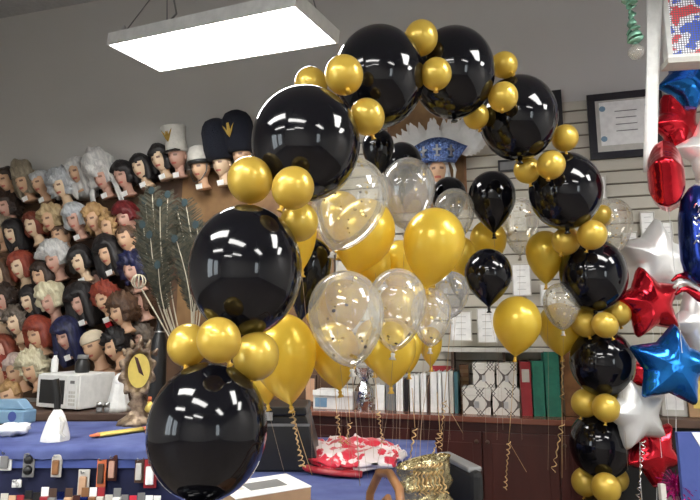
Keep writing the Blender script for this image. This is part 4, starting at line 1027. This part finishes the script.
# feather vase + feathers
vc = P(182, 405, 3.75); vx, vy = vc.x, 3.85
t = thing('feather_vase', 'dark vase holding the peacock feathers behind the arch', 'vase', (vx, vy, bz))
obj('body', lathe(bmesh.new(), [(0, 0), (.05, 0), (.08, .08), (.085, .16), (.05, .26), (.045, .3), (.055, .32), (.05, .32), (.03, .28), (0, .27)], 24), 'darkwood', t, True)
obj('rim', lathe(bmesh.new(), [(.05, .321), (.058, .323), (.058, .33), (.05, .332)], 24), 'brass', t, True)
rnd = random.Random(11)
tips = [(145, 198), (152, 188), (160, 200), (168, 192), (176, 206), (185, 200), (150, 232), (163, 240), (175, 236), (190, 240), (158, 262), (183, 268), (143, 222), (196, 222)]
fnames = ['leftmost of the highest ones', 'second of the highest ones', 'middle of the highest ones', 'fourth of the highest ones', 'right of the highest middle', 'right high one', 'left middle height', 'centre middle height', 'right of centre middle height', 'right middle height near the arch', 'low left one', 'low right one', 'far left beneath the highest', 'far right beside the arch balloon']
for i, (px, py) in enumerate(tips):
    base = Vector((vx+rnd.uniform(-.02, .02), vy+rnd.uniform(-.02, .02), bz+.29)); tip = P(px, py, 3.8+rnd.uniform(-.12, .12))
    t = thing('peacock_feather', 'peacock feather in the dark vase, '+fnames[i], 'feather', base, group='peacock feathers in the vase'); d = tip-base
    pts = [d*k+Vector((-.10*math.sin(PI*k)*(1 if px < 170 else -1)*.6, 0, 0)) for k in [j/12 for j in range(13)]]
    obj('quill', tube(bmesh.new(), pts, lambda q: .0055*(1-.5*q), 5), 'stem', t)
    bm = bmesh.new()
    for k in range(60):
        q = .55+.45*k/60; j = min(11, int(q*12)); p = pts[j].lerp(pts[j+1], q*12-j); L_ = (.075*math.sin(PI*min(1, (q-.55)/.45*.8+.1))+.015)*rnd.uniform(.6, 1.25)
        for s in (-1, 1):
            e = p+Vector((s*L_, rnd.uniform(-.02, .02), L_*.7)); n1 = bm.verts.new(p); n2 = bm.verts.new(p+Vector((0, 0, .008))); n3 = bm.verts.new(e+Vector((0, 0, .006))); n4 = bm.verts.new(e); bm.faces.new((n1, n2, n3, n4))
    obj('vane', bm, 'vane', t)
    bm = bmesh.new(); e0 = pts[12]; bm.faces.new([bm.verts.new(e0+Vector((math.cos(a*PI/7)*.022, -.008, math.sin(a*PI/7)*.03-.02))) for a in range(14)]); obj('eye_spot', bm, 'eyeteal', t)
# wire whisk stick
p0 = P(172, 345, 3.55); p1 = P(140, 286, 3.6); base = Vector((vx-.03, vy-.02, bz+.28))
t = thing('wire_ball_stick', 'gold wire ball on a thin stick left of the peacock quills', 'ornament', base)
obj('stick', tube(bmesh.new(), [(0, 0, 0), p0-base+Vector((-.02, .1, 0)), p1-base], .005, 6), 'stem', t)
bm = bmesh.new(); cc_ = p1-base+Vector((-.01, 0, .03))
for k in range(5):
    a = k*PI/5; tube(bm, [cc_+Vector((math.cos(a)*math.cos(b*PI/10)*.045, math.sin(a)*math.cos(b*PI/10)*.045, math.sin(b*PI/10)*.045)) for b in range(21)], .004, 5)
obj('wire_ball', bm, 'stem', t)
# hanging goods on the display case front
items = [(5, 461, 12, 18, 'white', 'greypl', 'grey blister card, leftmost on the navy case'), (28, 465, 11, 23, 'greypl', 'blackpl', 'blister card with two dark discs on the navy case'), (56, 466, 10, 21, 'offwhite', 'wood', 'beige card with tan strip on the navy case'),
         (83, 484, 11, 26, 'offwhite', 'skin', 'tall striped packet at the middle of the navy case'), (101, 472, 9, 28, 'orange', 'darkwood', 'orange and brown packet on the navy case'), (112, 468, 9, 24, 'cherry', 'skin3', 'dark red packet beside the orange packet'),
         (139, 470, 9, 24, 'darkwood', 'offwhite', 'brown packet near the lowest arch balloon'), (150, 474, 12, 26, 'redbinder', 'paper', 'red packet with white base near the lowest arch balloon'), (16, 484, 9, 7, 'paper', 'white', 'small white price tag at left on the navy case')]
for (px, py, w, h, m1, m2, lb) in items:
    c = P(px, py, 2.52); k = 2.52/F; w *= k*.5; h *= k*.5
    t = thing('hanging_packet', lb, 'packet', (c.x, 2.53, c.z), group='packets hanging on the navy display case')
    obj('card', B(-w, w, -.008, 0, -h, h), m1, t, bevel=.003)
    if 'discs' in lb:
        for s in (-1, 1):
            bm = lathe(bmesh.new(), [(0, 0), (w*.8, 0), (w*.6, .012), (0, .014)], 16); o = obj('disc', bm, m2, t, True); o.rotation_euler = (PI/2, 0, 0); o.location = (0, -.008, s*h*.42)
    else: obj('product', B(-w*.65, w*.65, -.02, -.0085, -h*.75, h*.55), m2, t, bevel=.005)
    obj('hook', tube(bmesh.new(), [(0, .045, h*.8), (0, -.03, h*.8), (0, -.035, h*.8+.01)], .003, 5), 'metal', t)
rnd = random.Random(5)
cols = ['greypl', 'offwhite', 'blackpl', 'darkwood', 'cherry', 'redbinder', 'greypl', 'paper', 'skin', 'blackpl', 'navyfoil', 'wood', 'offwhite', 'redwhite', 'paper', 'redbinder', 'paper', 'darkwood', 'paper', 'greypl']  # packet colours picked darker to paint in the shade under the case edge
nums = 'first second third fourth fifth sixth seventh eighth ninth tenth eleventh twelfth thirteenth fourteenth fifteenth sixteenth seventeenth eighteenth nineteenth twentieth'.split()
words = ['light grey', 'off white', 'black', 'brown', 'very dark red', 'dark red', 'grey', 'bright white', 'tan', 'glossy black', 'navy', 'wooden coloured', 'ivory', 'red and white', 'pale', 'maroon', 'plain white', 'dark brown', 'chalk white', 'mid grey']
for i in range(20):
    px = 2+i*8.1; c = P(px, 492, 2.40); hh_ = rnd.uniform(.04, .085) ; z0 = TZ-.3205
    hh_ = max(.05, P(px, rnd.uniform(486, 496), 2.42).z-z0)
    t = thing('small_packet', '%s small packet on the case ledge, %s from the left' % (words[i], nums[i]), 'packet', (c.x, 2.42, z0), group='small packets on the lower ledge')
    obj('pack', B(-.016, .016, -.012, .012, 0, hh_*.8), cols[i], t, bevel=.003); obj('header_card', B(-.015, .015, -.002, .002, hh_*.8, hh_), cols[(i*7+1) % 20], t)

# ------------------------------------------------------------------ centre table
tz = P(380, 438, 3.62).z; print('table z', tz)
TX0, TX1, TY0, TY1 = -.60, .42, 1.98, 3.62
t = thing('table', 'rectangular table under blue cloth in the centre bottom', 'table', ((TX0+TX1)/2, (TY0+TY1)/2, 0), (0, 0, R(-8)))
hw, hd = (TX1-TX0)/2, (TY1-TY0)/2
obj('tabletop', B(-hw, hw, -hd, hd, tz-.03, tz-.004), 'darkwood', t)
for sx in (-1, 1):
    for sy in (-1, 1): obj('leg', B(sx*(hw-.06)-.02, sx*(hw-.06)+.02, sy*(hd-.06)-.02, sy*(hd-.06)+.02, 0, tz-.031), 'metal', t)
bm = bmesh.new(); nn = 24; g = {}
def cv(i, j):
    if (i, j) not in g:
        x = (i/nn*2-1)*(hw+.02); y = (j/nn*2-1)*(hd+.02); z = tz
        if i in (0, nn) or j in (0, nn): z = tz-.18+.02*math.sin(i*1.7+j*1.3); x *= 1.01; y *= 1.01
        elif i in (1, nn-1) or j in (1, nn-1): x = max(-hw-.004, min(hw+.004, x*1.07)); y = max(-hd-.004, min(hd+.004, y*1.07)); z = tz-.0
        g[(i, j)] = bm.verts.new((x, y, z))
    return g[(i, j)]
for i in range(nn):
    for j in range(nn): bm.faces.new((cv(i, j), cv(i+1, j), cv(i+1, j+1), cv(i, j+1)))
o = obj('tablecloth', bm, 'palecloth', None, True, loc=t.location); o.rotation_euler = t.rotation_euler
tag(o, 'blue cloth covering the centre table', 'tablecloth')
tz += .002
# red/white plastic bundle
pa = P(352, 470, 2.95); t = thing('plastic_bundle', 'crumpled red and white printed plastic bag lying on the blue table', 'bag', (pa.x, 2.95, tz), (0, 0, R(12)))
bm = sphere_bm(1, 1, 48, 28)
for v in bm.verts:
    p = v.co.copy(); v.co = Vector((p.x*.27, p.y*.30, max(0, (p.z*.5+.45))*.10)); 
    v.co += Vector((noise.noise(p*3)*.04, noise.noise(p*3+Vector((5, 0, 0)))*.04, (noise.noise(p*4+Vector((0, 9, 0)))*.035+noise.noise(p*9)*.012)*(1 if p.z > 0 else 0)))
    v.co.z = max(0, v.co.z)
obj('plastic', bm, 'redwhite', t, True)
bm = bmesh.new(); pts = [(-.27, -.05, .02), (-.24, -.18, .02), (-.14, -.27, .02), (-.02, -.31, .015)]; tube(bm, pts, .03, 10, flat=.5); obj('red_hem', bm, 'redbinder', t, True)
# black equipment case
pb = P(262, 474, 2.75); x0, x1 = P(232, 440, 2.75).x, P(322, 470, 2.75).x; xt = P(306, 407, 2.75).x; zt = P(300, 407, 2.75).z
t = thing('equipment_case', 'black upright equipment case on the table below the big gold balloon', 'case', (x0, 2.75, tz))
H = zt-tz; ww = xt-x0
obj('case_body', prism(bmesh.new(), [(0, 0), (x1-x0-.01, 0), (ww, H*.86), (0, H*.86)], 0, .3), 'blackpl', t, bevel=.01)
obj('lid', prism(bmesh.new(), [(-.005, H*.87), (ww+.004, H*.87), (ww, H), (-.005, H)], -.008, .31), 'blackpl', t, bevel=.008)
obj('trim_band', B(0, ww+.02, -.006, -.0005, H*.70, H*.74), 'greypl', t); obj('latch', B(ww*.4, ww*.55, -.02, -.0065, H*.8, H*.92), 'metal', t)
# white cardboard box
cA = P(262, 494, 2.12); t = thing('cardboard_box', 'white topped cardboard box beside the lowest left arch balloon', 'box', (P(262, 500, 2.2).x, 2.22, tz), (0, 0, R(32)))
h_ = P(262, 481, 2.28).z-tz; obj('carton', B(-.15, .15, -.11, .11, 0, h_-.003), 'cardboard', t); 
obj('top_sheet', B(-.152, .152, -.112, .112, h_-.0028, h_+.001), 'paper', t); obj('printed_label', B(-.07, .08, -.05, .05, h_+.0012, h_+.0022), 'greypl', t)
obj('tape_strip', B(-.1525, -.08, -.02, .02, h_+.0011, h_+.0018), 'offwhite', t)
# bentwood chair (at near side of the table, back towards camera right)
def bent_chair(cx, cy, rz, topz, label):
    t = thing('bentwood_chair', label, 'chair', (cx, cy, 0), (0, 0, rz))
    obj('seat', lathe(bmesh.new(), [(0, .44), (.2, .44), (.21, .45), (.2, .465), (0, .46)], 32), 'wood', t, True)
    obj('back_hoop', tube(bmesh.new(), [(-.17, -.16, .46), (-.18, -.19, .65), (-.165, -.215, topz-.1), (-.1, -.228, topz-.02), (0, -.232, topz), (.1, -.228, topz-.02), (.165, -.215, topz-.1), (.18, -.19, .65), (.17, -.16, .46)], .014, 10), 'wood', t, True)
    obj('inner_hoop', tube(bmesh.new(), [(-.09, -.18, .46), (-.1, -.2, .65), (-.09, -.218, topz-.13), (0, -.225, topz-.07), (.09, -.218, topz-.13), (.1, -.2, .65), (.09, -.18, .46)], .011, 10), 'wood', t, True)
    for sx in (-1, 1):
        for sy in (-1, 1): obj('leg', tube(bmesh.new(), [(sx*.14, sy*.13, .44), (sx*.2, sy*.2, 0)], .015, 8), 'wood', t, True)
    return t
pc = P(388, 480, 1.85); bent_chair(pc.x-.223, 1.85-.056-.06, R(104), P(392, 469, 1.85).z, 'brown bentwood chair in front of the centre table')
# gold cellophane gift bag on table
pg = P(418, 500, 2.15); gx = P(424, 480, 2.2).x
t = thing('gift_bag', 'crinkled gold and silver cellophane gift bag beside the bentwood chair', 'gift bag', (gx, 2.2, tz), (0, 0, R(10)))
gh = P(430, 456, 2.2).z-tz
bm = bmesh.new(); rows = []
for i in range(15):
    q = i/14; rr = []
    for j in range(40):
        a = 2*PI*j/40; k = .088*(1+.12*math.sin(a*2+1))*(1-.25*math.sin(q*PI)*.3)+.02*noise.noise(Vector((math.cos(a)*2, math.sin(a)*2, q*5)))
        rr.append(bm.verts.new((math.cos(a)*k*1.15, math.sin(a)*k*.75, gh*q*(.9+.1*math.cos(a-.3)))))
    rows.append(rr)
for a, b in zip(rows, rows[1:]):
    for j in range(40): bm.faces.new((a[j], a[(j+1) % 40], b[(j+1) % 40], b[j]))
bm.faces.new(rows[0]); obj('cellophane', bm, 'goldbag', t, True)
obj('gift_inside', B(-.055, .055, -.03, .03, .005, gh*.7), 'paper', t)
bm = bmesh.new()
for k in range(8): tube(bm, curl((-.05+.014*k, -.05, gh*.9), (-.06+.018*k, -.065, gh*.35), .009, 4), .003, 4)
obj('curling_ribbons', bm, 'ribbon', t)
# office chair behind
px_ = P(437, 486, 2.45); zt = P(440, 476, 2.5).z
t = thing('office_chair', 'black office chair with grey topped backrest right of the gold bag', 'chair', (.74, 2.75, 0), (0, 0, R(-75)))
t.location = (.72, 2.82, 0)
def rb(bm, x0, x1, y0, y1, z0, z1): return box(bm, x0, x1, y0, y1, z0, z1)
obj('backrest', rb(bmesh.new(), -.2, .2, -.23, -.17, .56, zt), 'blackmat', t, bevel=.025); obj('top_pad', rb(bmesh.new(), -.17, .17, -.236, -.164, zt-.012, zt+.014), 'greypl', t, bevel=.01)
obj('seat', rb(bmesh.new(), -.22, .22, -.2, .22, .42, .49), 'blackmat', t, bevel=.03); obj('back_support', tube(bmesh.new(), [(0, -.1, .43), (0, -.24, .47), (0, -.235, .62)], .018, 8), 'blackpl', t)
obj('gas_column', lathe(bmesh.new(), [(.03, .1), (.03, .25), (.02, .26), (.02, .42)], 16), 'metal', t, True)
for k in range(5):
    a = 2*PI*k/5; l_ = obj('base_arm', tube(bmesh.new(), [(0, 0, .1), (math.cos(a)*.26, math.sin(a)*.26, .06)], .018, 8), 'blackpl', t); obj('caster', lathe(bmesh.new(), [(0, 0), (.02, 0), (.028, .02), (.02, .045), (0, .05)], 12, off=(math.cos(a)*.26, math.sin(a)*.26, 0)), 'blackpl', l_, True)

# ------------------------------------------------------------------ world
w = bpy.data.worlds.new('world'); bpy.context.scene.world = w; w.use_nodes = True; N = w.node_tree.nodes; L = w.node_tree.links
sk = N.new('ShaderNodeTexSky'); sk.sky_type = 'HOSEK_WILKIE' ; sk.sun_direction = (0, -.5, .6); sk.turbidity = 6
mx = N.new('ShaderNodeMix'); mx.data_type = 'RGBA'; mx.inputs[0].default_value = .7; mx.inputs[7].default_value = (.9, .95, 1, 1); L.new(sk.outputs[0], mx.inputs[6])
L.new(mx.outputs[2], N['Background'].inputs[0]); N['Background'].inputs[1].default_value = 5
sc = bpy.context.scene; sc.view_settings.view_transform = 'Standard'; sc.view_settings.look = 'None'; sc.view_settings.exposure = 1.2
sc.cycles.max_bounces = 10; sc.cycles.transparent_max_bounces = 24; sc.cycles.sample_clamp_indirect = 4
